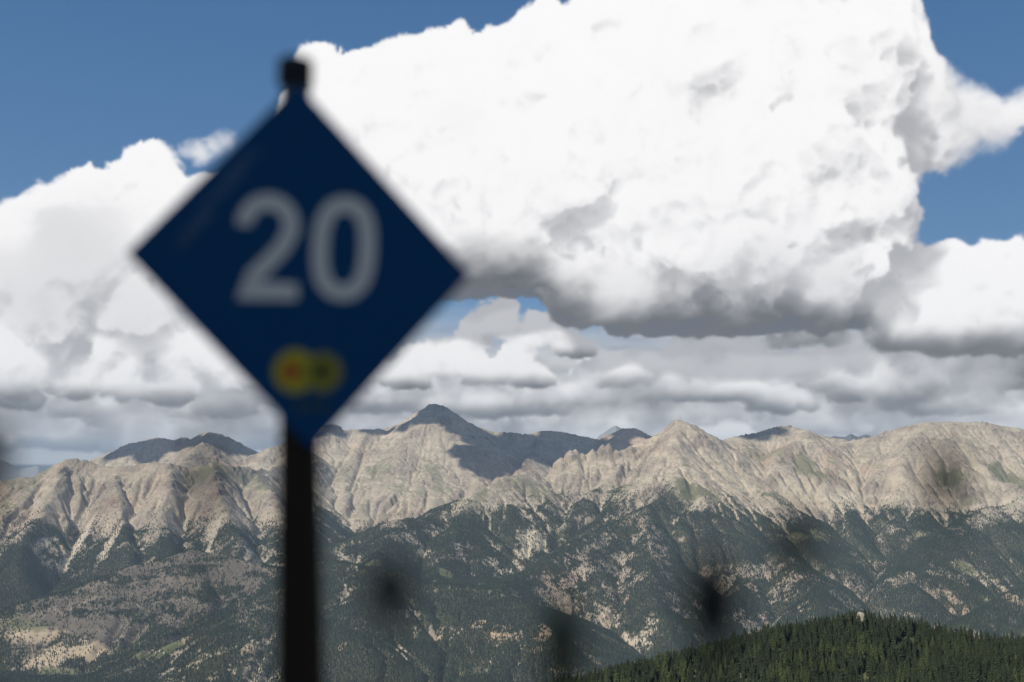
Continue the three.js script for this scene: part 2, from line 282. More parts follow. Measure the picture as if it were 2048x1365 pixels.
// plateau mountain on the right
ridge([[1420, 882, 10.5], [1470, 874, 10.6], [1500, 868, 10.7], [1545, 856, 10.8], [1580, 853, 10.8], [1620, 861, 10.7], [1660, 875, 10.5], [1700, 881, 10.3], [1740, 875, 10.1], [1770, 866, 10.0], [1800, 857, 9.9], [1850, 845, 9.8], [1900, 843, 9.8], [1960, 845, 9.8], [2048, 858, 9.9], [2150, 882, 10], [2300, 910, 10]], { s1: 0.62, s2: 0.46, L: 900, crest: 1 });
ridge([[1620, 861, 10.7], [1608, 869, 9.9], [1585, 892, 9.6], [1545, 930, 9.2], [1530, 975, 8.8]], { s1: 0.75, s2: 0.42, L: 400 });
ridge([[1700, 881, 10.3], [1672, 905, 9.7], [1655, 945, 9.15], [1650, 995, 8.75], [1640, 1040, 8.4]], { s1: 0.8, s2: 0.42, L: 400 });
ridge([[1850, 845, 9.8], [1825, 885, 9.4], [1805, 940, 9.0], [1795, 1000, 8.6]], { s1: 0.85, s2: 0.42, L: 400 });
ridge([[1900, 843, 9.8], [1905, 900, 9.3], [1915, 955, 8.95], [1930, 1000, 8.6]], { s1: 0.85, s2: 0.42, L: 400 });
ridge([[1980, 847, 9.8], [2000, 905, 9.3], [2005, 960, 8.9]], { s1: 0.85, s2: 0.42, L: 400 });
// wooded spurs on the right
ridge([[2150, 985, 8.6], [2048, 1002, 8.4], [1960, 1025, 8.15], [1900, 1055, 7.9], [1840, 1100, 7.5], [1790, 1150, 7.1]], { s1: 0.55, s2: 0.42, L: 400 });
ridge([[1640, 1040, 8.4], [1600, 1072, 7.9], [1560, 1082, 7.7], [1600, 1130, 7.2], [1640, 1200, 6.6], [1660, 1270, 6.1]], { s1: 0.5, s2: 0.42, L: 400 });
ridge([[2250, 1140, 6.3], [2100, 1170, 6.2], [2030, 1190, 6.1], [1960, 1225, 5.8], [1890, 1290, 5.4]], { s1: 0.6, s2: 0.42, L: 400 });

const VALLEY = -1175;
function skeleton(x, z) {
  // bend the lines a little so that nothing runs straight
  const wx = 110 * fbm2(x / 900, z / 900, 3), wz = 110 * fbm2(x / 900 + 31, z / 900 - 17, 3);
  let h = VALLEY + 90 * fbm2(x / 2200 + 7, z / 2200, 3);
  for (const r of ridges) {
    const p = r.p, X = x + wx * r.wob, Z = z + wz * r.wob;
    let best = -1e9;
    for (let i = 0; i + 1 < p.length; i++) {
      const ax = p[i][0], az = p[i][2], bx = p[i + 1][0] - ax, bz = p[i + 1][2] - az;
      const t = clamp(((X - ax) * bx + (Z - az) * bz) / (bx * bx + bz * bz + 1e-6)), dx = X - ax - bx * t, dz = Z - az - bz * t, d = Math.sqrt(dx * dx + dz * dz);
      const e = lerp(p[i][1], p[i + 1][1], t) - r.s2 * d - (r.s1 - r.s2) * r.L * (1 - Math.exp(-d / r.L));
      if (e > best) best = e;
    }
    const k = 60, q = clamp(0.5 + (best - h) / (2 * k));
    h = lerp(h, best, q) + k * q * (1 - q) * 0.5;
  }
  return h;
}
// grid of the carved relief
const CELL = 15, GX0 = -8400, GZ0 = -14700, NX = 1120, NZ = 700;   // x from -8400 to 8400, z from -14700 to -4215
const relief = new Float32Array(NX * NZ);
{
  const K = 4, cx = NX / K + 2, cz = NZ / K + 2, c = new Float32Array(cx * cz);
  for (let j = 0; j < cz; j++) for (let i = 0; i < cx; i++) c[j * cx + i] = skeleton(GX0 + i * K * CELL, GZ0 + j * K * CELL);
  for (let j = 0; j < NZ; j++) for (let i = 0; i < NX; i++) {
    const a = Math.floor(i / K), b = Math.floor(j / K), u = i / K - a, v = j / K - b, x = GX0 + i * CELL, z = GZ0 + j * CELL;
    const h = lerp(lerp(c[b * cx + a], c[b * cx + a + 1], u), lerp(c[(b + 1) * cx + a], c[(b + 1) * cx + a + 1], u), v);
    const hi = sstep(-1000, -200, h);
    relief[j * NX + i] = h + 70 * fbm2(x / 560, z / 560, 3) + (14 + 20 * hi) * ridged2(x / 300 + 5, z / 300, 4);
  }
}
const base0 = relief.slice();
const drain = new Float32Array(NX * NZ);
{ // stream-power erosion, implicit, with depressions filled first
  const N = NX * NZ, rec = new Int32Array(N), order = new Int32Array(N), head = new Int32Array(N), next = new Int32Array(N), dist = new Float32Array(N);
  const off = [-NX - 1, -NX, -NX + 1, -1, 1, NX - 1, NX, NX + 1], len = [1.41421, 1, 1.41421, 1, 1, 1.41421, 1, 1.41421];
  const edge = (i) => { const x = i % NX; return x === 0 || x === NX - 1 || i < NX || i >= N - NX; };
  function fill() { // priority flood, with a slight slope
    const done = new Uint8Array(N), heap = new Int32Array(N + 1); let n = 0;
    const push = (i) => { let k = ++n; while (k > 1 && relief[heap[k >> 1]] > relief[i]) { heap[k] = heap[k >> 1]; k >>= 1; } heap[k] = i; };
    const pop = () => { const top = heap[1], last = heap[n--]; let k = 1; for (;;) { let c = 2 * k; if (c > n) break; if (c < n && relief[heap[c + 1]] < relief[heap[c]]) c++; if (relief[heap[c]] >= relief[last]) break; heap[k] = heap[c]; k = c; } heap[k] = last; return top; };
    for (let i = 0; i < N; i++) if (edge(i)) { done[i] = 1; push(i); }
    while (n) { const i = pop(); if (edge(i) && false) continue; const x = i % NX; for (let k = 0; k < 8; k++) { const j = i + off[k]; if (j < 0 || j >= N || done[j] || Math.abs((j % NX) - x) > 1) continue; done[j] = 1; if (relief[j] <= relief[i]) relief[j] = relief[i] + 0.02; push(j); } }
  }
  const ROUNDS = 14, Kdt = 0.34, M = 0.42, A1 = Math.pow(4200, M), A2 = Math.pow(13000, M);
  const hard = new Float32Array(N); for (let i = 0; i < N; i++) hard[i] = (0.18 + 1.25 * clamp(0.5 + 1.5 * fbm2((i % NX) / 48, Math.floor(i / NX) / 48, 4))) * (i < 290 * NX ? 0.16 : 0.85);
  for (let it = 0; it < ROUNDS; it++) {
    if (it % 4 === 0) fill();
    head.fill(-1); drain.fill(CELL * CELL);
    for (let i = 0; i < N; i++) {
      rec[i] = i; if (edge(i)) continue;
      let best = 0;
      for (let k = 0; k < 8; k++) { const s = (relief[i] - relief[i + off[k]]) / len[k]; if (s > best) { best = s; rec[i] = i + off[k]; dist[i] = len[k] * CELL; } }
    }
    for (let i = 0; i < N; i++) if (rec[i] !== i) { next[i] = head[rec[i]]; head[rec[i]] = i; }
    let n = 0;
    for (let i = 0; i < N; i++) if (rec[i] === i) { let from = n; order[n++] = i; while (from < n) { const a = order[from++]; for (let d = head[a]; d >= 0; d = next[d]) order[n++] = d; } }
    for (let k = n - 1; k >= 0; k--) { const i = order[k]; if (rec[i] !== i) drain[rec[i]] += drain[i]; }
    for (let k = 0; k < n; k++) { const i = order[k], r = rec[i]; if (r === i) continue; const up = sstep(-650, -330, relief[i]), F = Kdt * hard[i] * lerp(1, 1.0, up) * Math.max(0, Math.pow(drain[i], M) - lerp(A2, A1, up)) / dist[i]; relief[i] = (relief[i] + F * relief[r]) / (1 + F); }
    // creep rounds what water does not cut
    for (let j = 1; j < NZ - 1; j++) for (let i = 1; i < NX - 1; i++) { const a = j * NX + i; relief[a] += (relief[a] > -420 ? 0.006 : 0.035) * (relief[a - 1] + relief[a + 1] + relief[a - NX] + relief[a + NX] - 4 * relief[a]); }
    // loose slopes slide: no face of soil stays steeper than its talus
    for (let pass = 0; pass < 2; pass++) for (let j = 1; j < NZ - 1; j++) for (let i = 1; i < NX - 1; i++) {
      const a = j * NX + i, hi = relief[a] > -450, hard = hi ? 1.3 + 0.7 * noise2(i / 22, j / 22) : 0.95;
      for (let k = 4; k < 8; k++) { const b = a + off[k], lim = hard * CELL * len[k], d = relief[a] - relief[b]; if (d > lim) { const m = (d - lim) * 0.3; relief[a] -= m; relief[b] += m; } else if (d < -lim) { const m = (-d - lim) * 0.3; relief[a] += m; relief[b] -= m; } }
    }
  }
}
{ // crests that stand against the sky keep their summits and saddles
  const sum = new Float32Array(NX * NZ), wt = new Float32Array(NX * NZ), S = 7;
  for (const r of ridges) if (r.crest) for (let k = 0; k + 1 < r.p.length; k++) {
    const a = r.p[k], b = r.p[k + 1], n = Math.max(1, Math.round(Math.hypot(b[0] - a[0], b[2] - a[2]) / 30));
    for (let q = 0; q < n; q++) {
      const t = q / n, i = Math.round((lerp(a[0], b[0], t) - GX0) / CELL), j = Math.round((lerp(a[2], b[2], t) - GZ0) / CELL), want = lerp(a[1], b[1], t) - 6;
      if (i < 14 || j < 14 || i > NX - 15 || j > NZ - 15) continue;
      let top = -1e9; for (let v = -9; v <= 9; v++) for (let u = -1; u <= 1; u++) top = Math.max(top, relief[(j + v) * NX + i + u]);
      for (let v = -2 * S; v <= 2 * S; v++) for (let u = -S; u <= S; u++) { const o = (j + v) * NX + i + u; if (o < 0 || o >= NX * NZ) continue; const w = Math.exp(-(u * u) / 10 - v * v / (S * S)); sum[o] += w * (want - top); wt[o] += w; }
    }
  }
  for (let i = 0; i < NX * NZ; i++) if (wt[i] > 0) relief[i] += sum[i] / Math.max(wt[i], 0.8);
}
// near ground: the slope under the photographer and the wooded hill below it on the right
const near = [];
function nearRidge(pts, s1, s2, L) { near.push({ p: pts.map(([X, Y, D]) => at(X, Y, D)), s1, s2, L }); }
nearRidge([[1000, 1440, 820], [1150, 1392, 900], [1300, 1352, 960], [1450, 1312, 1010], [1600, 1275, 1060], [1700, 1252, 1090], [1745, 1246, 1100], [1800, 1256, 1090], [1850, 1290, 1060], [1900, 1312, 1020], [1980, 1318, 960], [2060, 1305, 930], [2200, 1285, 900], [2400, 1270, 880]], 0.20, 0.62, 150);
function bilinear(a, x, z) {
  const fx = clamp((x - GX0) / CELL, 0, NX - 1.001), fz = clamp((z - GZ0) / CELL, 0, NZ - 1.001), i = Math.floor(fx), j = Math.floor(fz), u = fx - i, v = fz - j, o = j * NX + i;
  return lerp(lerp(a[o], a[o + 1], u), lerp(a[o + NX], a[o + NX + 1], u), v);
}
function nearHeight(x, z) {
  const D = -z;
  // an alpine meadow that falls away towards the valley, steeper below
  let h = D > 0 ? -0.30 * D - 0.00004 * Math.min(D, 3000) * Math.min(D, 3000) * 0.6 : -0.16 * D;
  h = Math.max(h, VALLEY);
  if (D > 30) h += sstep(30, 300, D) * (9 * fbm2(x / 120, z / 120, 4) - 8);
  h += 0.05 * fbm2(x / 3, z / 3, 3) * sstep(0.5, 6, Math.hypot(x, z));
  for (const r of near) {
    const p = r.p; let best = -1e9;
    const X = x + 30 * fbm2(x / 200, z / 200, 2), Z = z + 30 * fbm2(x / 200 + 9, z / 200, 2);
    for (let i = 0; i + 1 < p.length; i++) {
      const ax = p[i][0], az = p[i][2], bx = p[i + 1][0] - ax, bz = p[i + 1][2] - az;
      const t = clamp(((X - ax) * bx + (Z - az) * bz) / (bx * bx + bz * bz)), dx = X - ax - bx * t, dz = Z - az - bz * t, d = Math.sqrt(dx * dx + dz * dz);
      const front = dz > 0;                                   // towards the photographer the hill is gentle, behind it drops to the valley
      const e = lerp(p[i][1], p[i + 1][1], t) - (front ? 0.17 * d + 0.00035 * d * d : 0.62 * d - 0.42 * 120 * (1 - Math.exp(-d / 120)));
      if (e > best) best = e;
    }
    const k = 14, q = clamp(0.5 + (best - h) / (2 * k)); h = lerp(h, best, q) + k * q * (1 - q);
  }
  return h;
}
// rock towers on the ridge left of the pink peak
const towers = [[1122, 912, 12], [1141, 900, 10], [1151, 896, 9], [1186, 897, 10], [1206, 884, 8], [1218, 883, 8], [1233, 900, 10], [1290, 881, 12], [662, 846, 16], [648, 856, 12], [1112, 934, 10], [1165, 906, 8], [1262, 892, 9]].map(([X, Y, r]) => {
  const D = X > 1000 ? 9380 : X > 600 ? 12000 : X === 368 ? 13000 : 9200, p = at(X, Y, D);
  let best = -1e9, bz = p[2]; for (let z = p[2] - 180; z <= p[2] + 180; z += 10) { const h = bilinear(relief, p[0], z); if (h > best) { best = h; bz = z; } }
  return { x: p[0], z: bz, y: at(X, Y, -bz)[1], r: r * D / FPX * 1.35, h: best };
});
function height(x, z) {
  const D = -z;
  if (D < 3600) return nearHeight(x, z);
  let h = bilinear(relief, x, z);
  const n = sstep(-900, -100, h);                             // crags grow with height
  const wx = x + 22 * noise2(x / 60, z / 60), wz = z + 22 * noise2(x / 60 + 40, z / 60);
  const crag = n * (0.35 + 1.3 * sstep(-0.12, 0.28, fbm2(x / 340 + 3, z / 340, 3)));                 // outcrops here, smooth debris there
  h += (3 + 14 * crag) * (ridged2(wx / 85, wz / 85, 3) - 0.3) + 14 * crag * (ridged2(wx / 32, wz / 32, 2) - 0.3);
  if (n > 0.05) { const q = 21, bb = h + 30 * noise2(x / 300, z / 300), t = bb / q - Math.floor(bb / q), led = sstep(0.15, 0.85, t) - t; h += n * 7 * led * (0.5 + noise2(x / 210 + 8, z / 210)); }   // ledges
  for (const t of towers) { const dx = x - t.x, dz = z - t.z, q = (dx * dx + dz * dz * 0.6) / (t.r * t.r); if (q < 1 && t.y > t.h) { const e = t.h - 12 + (Math.min(t.y - t.h, 55) + 12) * Math.pow(1 - Math.sqrt(q), 0.8) + 6 * noise2(x / 13, z / 13); if (e > h) h = e; } }
  if (D < 4700) h = lerp(nearHeight(x, z), Math.min(h, VALLEY + 260), sstep(3600, 4700, D));
  return h;
}
// where a line of sight through the picture meets the ground (beyond a given distance)
function hit(X, Y, from = 3000) {
  const r = ray(X, Y), g = -r[2]; let D = from, last = D;
  for (; D < 14600; D += 12) { const k = D / g; if (height(r[0] * k, -D) > EYE + r[1] * k) break; last = D; }
  for (let i = 0; i < 6; i++) { const m = (last + D) / 2, k = m / g; if (height(r[0] * k, -m) > EYE + r[1] * k) D = m; else last = m; }
  const k = D / g; return [r[0] * k, height(r[0] * k, -D), -D];
}

// mesh of the far mountains: a fan of columns, so that near and far faces cover like angles of view
const COLS = 1080, FAN = 0.62, rowsD = [];
for (let D = 3600; D < 14600; ) { rowsD.push(D); D += clamp(D * 0.00125, 6, 14) * (D < 5000 ? 1.6 : D > 11000 ? 1.15 : 1); }
const ROWS = rowsD.length;
const P = new Float32Array(COLS * ROWS * 3), NRM = new Float32Array(COLS * ROWS * 3), COL = new Float32Array(COLS * ROWS * 3);
for (let j = 0; j < ROWS; j++) for (let i = 0; i < COLS; i++) {
  const D = rowsD[j], x = (i / (COLS - 1) * 2 - 1) * FAN * D, o = (j * COLS + i) * 3;
  P[o] = x; P[o + 1] = height(x, -D); P[o + 2] = -D;
}
for (let j = 0; j < ROWS; j++) for (let i = 0; i < COLS; i++) {
  const o = (j * COLS + i) * 3, l = (j * COLS + Math.max(0, i - 1)) * 3, r = (j * COLS + Math.min(COLS - 1, i + 1)) * 3, d = (Math.max(0, j - 1) * COLS + i) * 3, u = (Math.min(ROWS - 1, j + 1) * COLS + i) * 3;
  const ax = P[r] - P[l], ay = P[r + 1] - P[l + 1], az = P[r + 2] - P[l + 2], bx = P[u] - P[d], by = P[u + 1] - P[d + 1], bz = P[u + 2] - P[d + 2];
  let nx = ay * bz - az * by, ny = az * bx - ax * bz, nz = ax * by - ay * bx; const n = Math.hypot(nx, ny, nz) || 1;
  NRM[o] = nx / n; NRM[o + 1] = ny / n; NRM[o + 2] = nz / n;
}

// ------------------------------------------------------------------ what the ground is made of
const vis = new Uint8Array(COLS * ROWS);                        // in the line of sight, or within some 60 m of it
for (let i = 0; i < COLS; i++) { let top = -9; for (let j = 0; j < ROWS; j++) { const o = (j * COLS + i) * 3, D = rowsD[j], t = (P[o + 1] - EYE) / D; if (t + 45 / D > top) vis[j * COLS + i] = 1; if (t > top) top = t; } }
const patches = [];                                             // ellipses on the ground
function patch(X, Y, rx, ry, kind, amount, from = 4000) {
  const c = hit(X, Y, from), D = -c[2], up = hit(X, Y - ry, from), dn = hit(X, Y + ry, from);
  const rz = clamp(Math.abs(up[2] - dn[2]) / 2, 60, 900);
  patches.push({ x: c[0], z: (clamp(up[2], c[2] - 900, c[2]) + clamp(dn[2], c[2], c[2] + 900)) / 2, rx: rx * D / FPX, rz, kind, amount });
}
// rock that shows through the wood; meadows; bare earth
patch(300, 1190, 240, 75, 'slab', 0.95); patch(120, 1250, 110, 40, 'slab', 0.9); patch(480, 1170, 100, 45, 'slab', 0.8); patch(250, 1250, 170, 40, 'slab', 0.85); patch(520, 1230, 80, 50, 'slab', 0.55); patch(440, 1140, 70, 22, 'slab', 0.7);
patch(170, 1308, 60, 20, 'earth', 1); patch(90, 1320, 50, 22, 'earth', 0.9); patch(370, 1286, 18, 10, 'earth', 1); patch(60, 1270, 70, 7, 'earth', 0.9); patch(495, 1300, 16, 14, 'earth', 0.7);
patch(310, 1312, 80, 12, 'meadow', 1); patch(140, 1345, 80, 8, 'meadow', 0.8); patch(30, 1250, 60, 10, 'meadow', 0.6);
patch(1270, 1040, 50, 34, 'pink', 0.75); patch(1310, 1085, 40, 50, 'pink', 0.7); patch(1200, 1130, 75, 20, 'pink', 0.8); patch(1230, 1190, 70, 30, 'pink', 0.6); patch(1150, 1205, 40, 30, 'pink', 0.5); patch(1330, 1130, 26, 50, 'pink', 0.6); patch(1170, 1240, 40, 25, 'pink', 0.35); patch(1330, 1180, 60, 60, 'pink', 0.32);
patch(1010, 1270, 50, 22, 'ochre', 0.9); patch(1085, 1268, 32, 24, 'ochre', 1); patch(960, 1250, 26, 10, 'ochre', 0.8); patch(1070, 1300, 40, 14, 'ochre', 0.6); patch(820, 1235, 50, 16, 'pink', 0.6); patch(700, 1245, 50, 22, 'pink', 0.5); patch(760, 1270, 60, 10, 'pink', 0.5); patch(700, 1160, 40, 16, 'pink', 0.4); patch(700, 1292, 30, 10, 'ochre', 0.6); patch(870, 1275, 16, 10, 'ochre', 0.7);
patch(1560, 1130, 60, 20, 'pink', 0.7); patch(1600, 1170, 80, 36, 'pink', 0.55); patch(1720, 1122, 26, 14, 'pink', 0.8); patch(1770, 1140, 40, 12, 'pink', 0.7); patch(1760, 1180, 50, 28, 'pink', 0.5); patch(1680, 1150, 50, 22, 'pink', 0.5); patch(1500, 1170, 14, 40, 'pink', 0.6); patch(1840, 1170, 30, 18, 'pink', 0.45);
patch(2030, 1196, 44, 26, 'ochre', 0.9); patch(2010, 1180, 24, 12, 'ochre', 0.8); patch(1870, 1275, 30, 16, 'pink', 0.5); patch(2040, 1260, 24, 30, 'slab', 0.6);
patch(1590, 1078, 44, 12, 'meadow', 1); patch(1640, 1072, 26, 10, 'meadow', 0.9); patch(1925, 1132, 26, 14, 'meadow', 0.9); patch(1560, 1058, 22, 8, 'meadow', 0.7); patch(1850, 1070, 20, 12, 'meadow', 0.7); patch(890, 1150, 16, 5, 'meadow', 1); patch(800, 1146, 40, 5, 'meadow', 0.9); patch(1010, 1195, 34, 8, 'meadow', 0.9); patch(720, 1135, 40, 4, 'meadow', 0.9); patch(960, 1170, 30, 5, 'meadow', 0.8);
patch(940, 1345, 40, 10, 'meadow', 0.5); patch(1160, 1290, 24, 8, 'earth', 0.5); patch(1180, 1318, 22, 3, 'earth', 0.7);
patch(1395, 985, 50, 16, 'green', 1); patch(1370, 968, 24, 10, 'green', 1); patch(430, 934, 60, 9, 'green', 0.8); patch(520, 965, 60, 22, 'green', 0.55); patch(470, 950, 50, 14, 'green', 0.5); patch(60, 960, 34, 10, 'green', 0.6); patch(1610, 930, 24, 20, 'green', 0.85); patch(1635, 950, 20, 14, 'green', 0.8); patch(1510, 905, 30, 16, 'green', 0.6); patch(1900, 960, 26, 24, 'green', 0.9); patch(2000, 950, 28, 22, 'green', 0.9); patch(2040, 960, 20, 26, 'green', 0.8); patch(1060, 975, 70, 22, 'green', 0.55); patch(960, 985, 20, 14, 'green', 0.7); patch(1940, 1000, 20, 14, 'green', 0.6); patch(760, 940, 30, 20, 'green', 0.35); patch(690, 940, 20, 16, 'green', 0.35);
patch(1630, 990, 40, 40, 'scree', 0.7); patch(1805, 960, 26, 40, 'scree', 0.8); patch(1960, 945, 16, 30, 'scree', 1); patch(2020, 1000, 26, 16, 'scree', 0.9); patch(2035, 925, 10, 40, 'scree', 0.8); patch(1470, 950, 36, 40, 'scree', 0.6); patch(1690, 1000, 20, 26, 'scree', 0.9); patch(1700, 960, 14, 26, 'scree', 0.6); patch(1580, 985, 30, 24, 'scree', 0.7); patch(1065, 1080, 34, 30, 'scree', 0.85); patch(1110, 1060, 40, 12, 'scree', 0.5); patch(1050, 1110, 20, 14, 'scree', 0.8); patch(1395, 1010, 26, 16, 'scree', 0.7); patch(1530, 1020, 30, 14, 'scree', 0.6); patch(1570, 1045, 40, 8, 'scree', 0.7);
patch(150, 1105, 8, 34, 'scree', 1); patch(162, 1075, 12, 30, 'scree', 0.9); patch(215, 1095, 14, 34, 'scree', 0.9); patch(90, 1085, 10, 36, 'scree', 0.9); patch(418, 1095, 9, 34, 'scree', 0.9); patch(425, 1060, 14, 30, 'scree', 0.7); patch(365, 1060, 8, 30, 'scree', 0.8); patch(497, 1110, 8, 14, 'scree', 0.9);
patch(660, 1032, 30, 16, 'wood', 1); patch(1195, 985, 12, 8, 'wood', 0.6); patch(1640, 1050, 40, 12, 'wood', 0.8); patch(1180, 1020, 30, 18, 'wood', 0.8);
const treeLine = (x, D) => {
  const a = x / D * FPX + 1024;                                  // by bearing: lower on the left massif
  let t = a < 560 ? -470 : a < 950 ? lerp(-470, -330, (a - 560) / 390) : a < 1340 ? lerp(-330, -190, (a - 950) / 390) : a < 1480 ? lerp(-190, -350, (a - 1340) / 140) : -365;
  if (D > 9500) t -= sstep(9500, 10200, D) * 400;
  return t;
};
const forest = new Float32Array(COLS * ROWS);
const MIXES = { slab: [0.118, 0.101, 0.082], pink: [0.27, 0.222, 0.178], ochre: [0.36, 0.265, 0.18], earth: [0.40, 0.32, 0.22], meadow: [0.115, 0.125, 0.055], green: [0.135, 0.135, 0.078], scree: [0.43, 0.375, 0.288] };
for (let j = 0; j < ROWS; j++) for (let i = 0; i < COLS; i++) {
  const k = j * COLS + i, o = k * 3, x = P[o], h = P[o + 1], z = P[o + 2], D = -z;
  if (!vis[k]) { COL[o] = 0.2; COL[o + 1] = 0.19; COL[o + 2] = 0.15; continue; }
  const ny = NRM[o + 1], steep = Math.sqrt(Math.max(0, 1 - ny * ny)) / Math.max(ny, 0.05), dr = bilinear(drain, x, z);
  const n1 = fbm2(x / 380, z / 380, 4), n2 = fbm2(x / 90 + 5, z / 90, 3), n3 = fbm2(x / 24, z / 24 + 3, 2), n4 = fbm2(x / 1300 + 2, z / 1300, 2);
  // bare rock, redder in places, in beds that lie nearly level
  const bed = fbm2((h + 40 * n1) / 34, x / 900, 3), red = sstep(0.05, 0.5, n4 + 0.5 * n1 + 0.2 * n2);
  const outcrop = sstep(-0.08, 0.25, fbm2(x / 340 + 3, z / 340, 3) + 0.25 * n2 + 0.12 * n3) * sstep(0.42, 0.75, steep + 0.2 * n2);
  let r = lerp(0.370, 0.258, outcrop), g = lerp(0.318, 0.218, outcrop), b = lerp(0.248, 0.18, outcrop);
  r = lerp(r, r * 1.08, red); g = lerp(g, g * 0.93, red); b = lerp(b, b * 0.9, red);
  const run = sstep(5.6, 8.8, Math.log(dr + 1)), n5 = noise2(x / 9.5, z / 9.5), f = 1 + 0.34 * bed + 0.36 * n2 + 0.5 * n3 + 0.36 * n5 + 0.22 * (run - 0.45) - 0.10 * sstep(0.9, 1.6, steep); r *= f; g *= f; b *= f;
  if (D < 9700) { const q = sstep(-0.26, -0.21, x / D) , m = 1 - q; r *= 1 - 0.15 * m; g *= 1 - 0.17 * m; b *= 1 - 0.19 * m; }   // the left massif is of a darker stone
  // loose stones gather in the runnels and below the faces
  const chute = sstep(9.2, 11.0, Math.log(dr + 1)) * sstep(0.35, 0.6, steep), loose = clamp(chute * 0.95 + 0.6 * (1 - outcrop) * sstep(1.0, 0.6, steep) * sstep(-0.25, 0.2, n1));
  r = lerp(r, 0.38 + 0.08 * n2, loose); g = lerp(g, 0.328 + 0.07 * n2, loose); b = lerp(b, 0.252 + 0.05 * n2, loose);
  // turf on the gentler ground
  const turf = sstep(0.78, 0.42, steep + 0.35 * n2) * sstep(450, -50, h + 300 * n1) * sstep(-0.25, 0.25, n1 + 0.5 * n2) * (x > 0.15 * D ? 0.9 : 0.75);
  r = lerp(r, 0.13, turf); g = lerp(g, 0.14, turf); b = lerp(b, 0.065, turf);
  // wood
  const tl = treeLine(x, D) + 230 * n1 + 80 * n2 - 60 * run;
  let w = sstep(tl + 60, tl - 110, h) * sstep(1.6, 1.1, steep + 0.25 * n2);
  w *= 1 - 0.9 * chute * sstep(-640, -470, h) * sstep(0.0, 0.4, n1 + 0.25);
  w *= 1 - 0.55 * sstep(0.18, 0.42, n2 + 0.5 * n3) * sstep(-0.05, 0.25, n4);     // clearings with rock
  // rocky ground breaks the wood in countless small places, most on the steeper and lower slopes
  const gap = sstep(0.12, 0.26, 1.1 * fbm2(x / 230 + 50, z / 230, 3) + 0.6 * n2 + 0.55 * n3 - 0.15 + 0.5 * n4 + 0.25 * sstep(0.35, 0.8, steep)) * 0.8 * sstep(-0.35, 0.15, fbm2(x / 700 + 30, z / 700, 2) + 0.05) * (x / D > 0.13 ? sstep(-600, -760, h) * 0.8 : 1);
  w *= 1 - gap;
  let clearing = 0;
  for (const p of patches) {
    const dx = (x - p.x) / p.rx, dz = (z - p.z) / p.rz, q = Math.sqrt(dx * dx + dz * dz) + 0.7 * n2 + 0.45 * n3 + 0.5 * n1;
    if (q > 1.15) continue;
    const m = sstep(1.15, 0.55, q) * p.amount;
    if (p.kind === 'wood') { w = Math.max(w, m); continue; }
    const c = MIXES[p.kind], v = p.kind === 'green' || p.kind === 'meadow' ? 1 + 0.3 * n2 : 1 + 0.35 * n2 + 0.3 * n3 + 0.25 * bed;
    const broken = p.kind === 'pink' || p.kind === 'ochre' ? m * sstep(-0.32 * (1.4 - p.amount) - 0.1, 0.12, n2 + 0.8 * n3 - 0.25 * (1 - p.amount)) : p.kind === 'slab' ? m * sstep(-0.22, 0.02, fbm2((x + z * 0.4) / 330, (h + 0.1 * z) / 36, 3) + 0.5 * n3) : m;
    r = lerp(r, c[0] * v, m); g = lerp(g, c[1] * v, m); b = lerp(b, c[2] * v, m);
    w *= 1 - broken * (p.kind === 'slab' ? 0.86 : p.kind === 'green' ? 0.97 : 0.95); clearing = Math.max(clearing, m);
  }
  forest[k] = clamp(w + (0.035 + 0.22 * sstep(0.1, 0.35, n2 + 0.4 * n3)) * sstep(tl + 280, tl, h) * sstep(1.5, 0.9, steep));   // and stragglers above
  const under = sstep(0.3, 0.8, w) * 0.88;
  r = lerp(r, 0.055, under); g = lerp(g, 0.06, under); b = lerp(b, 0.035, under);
  COL[o] = clamp(r, 0.02, 0.6); COL[o + 1] = clamp(g, 0.02, 0.6); COL[o + 2] = clamp(b, 0.02, 0.6);
}
{
  const idx = new Uint32Array((COLS - 1) * (ROWS - 1) * 6); let n = 0;
  for (let j = 0; j + 1 < ROWS; j++) for (let i = 0; i + 1 < COLS; i++) { const a = j * COLS + i, b = a + 1, c = a + COLS, d = c + 1; idx[n++] = a; idx[n++] = b; idx[n++] = c; idx[n++] = b; idx[n++] = d; idx[n++] = c; }
  const g = new THREE.BufferGeometry(); g.setAttribute('position', new THREE.BufferAttribute(P, 3)); g.setAttribute('normal', new THREE.BufferAttribute(NRM, 3)); g.setAttribute('color', new THREE.BufferAttribute(COL, 3)); g.setIndex(new THREE.BufferAttribute(idx, 1));
  const m = new THREE.Mesh(g, new THREE.MeshStandardMaterial({ vertexColors: true, roughness: 1 }));
  m.name = 'mountains'; m.userData = { label: 'bare rocky mountain range above wooded slopes across the valley', category: 'mountains', kind: 'structure' };
  m.castShadow = m.receiveShadow = true; scene.add(m);
}

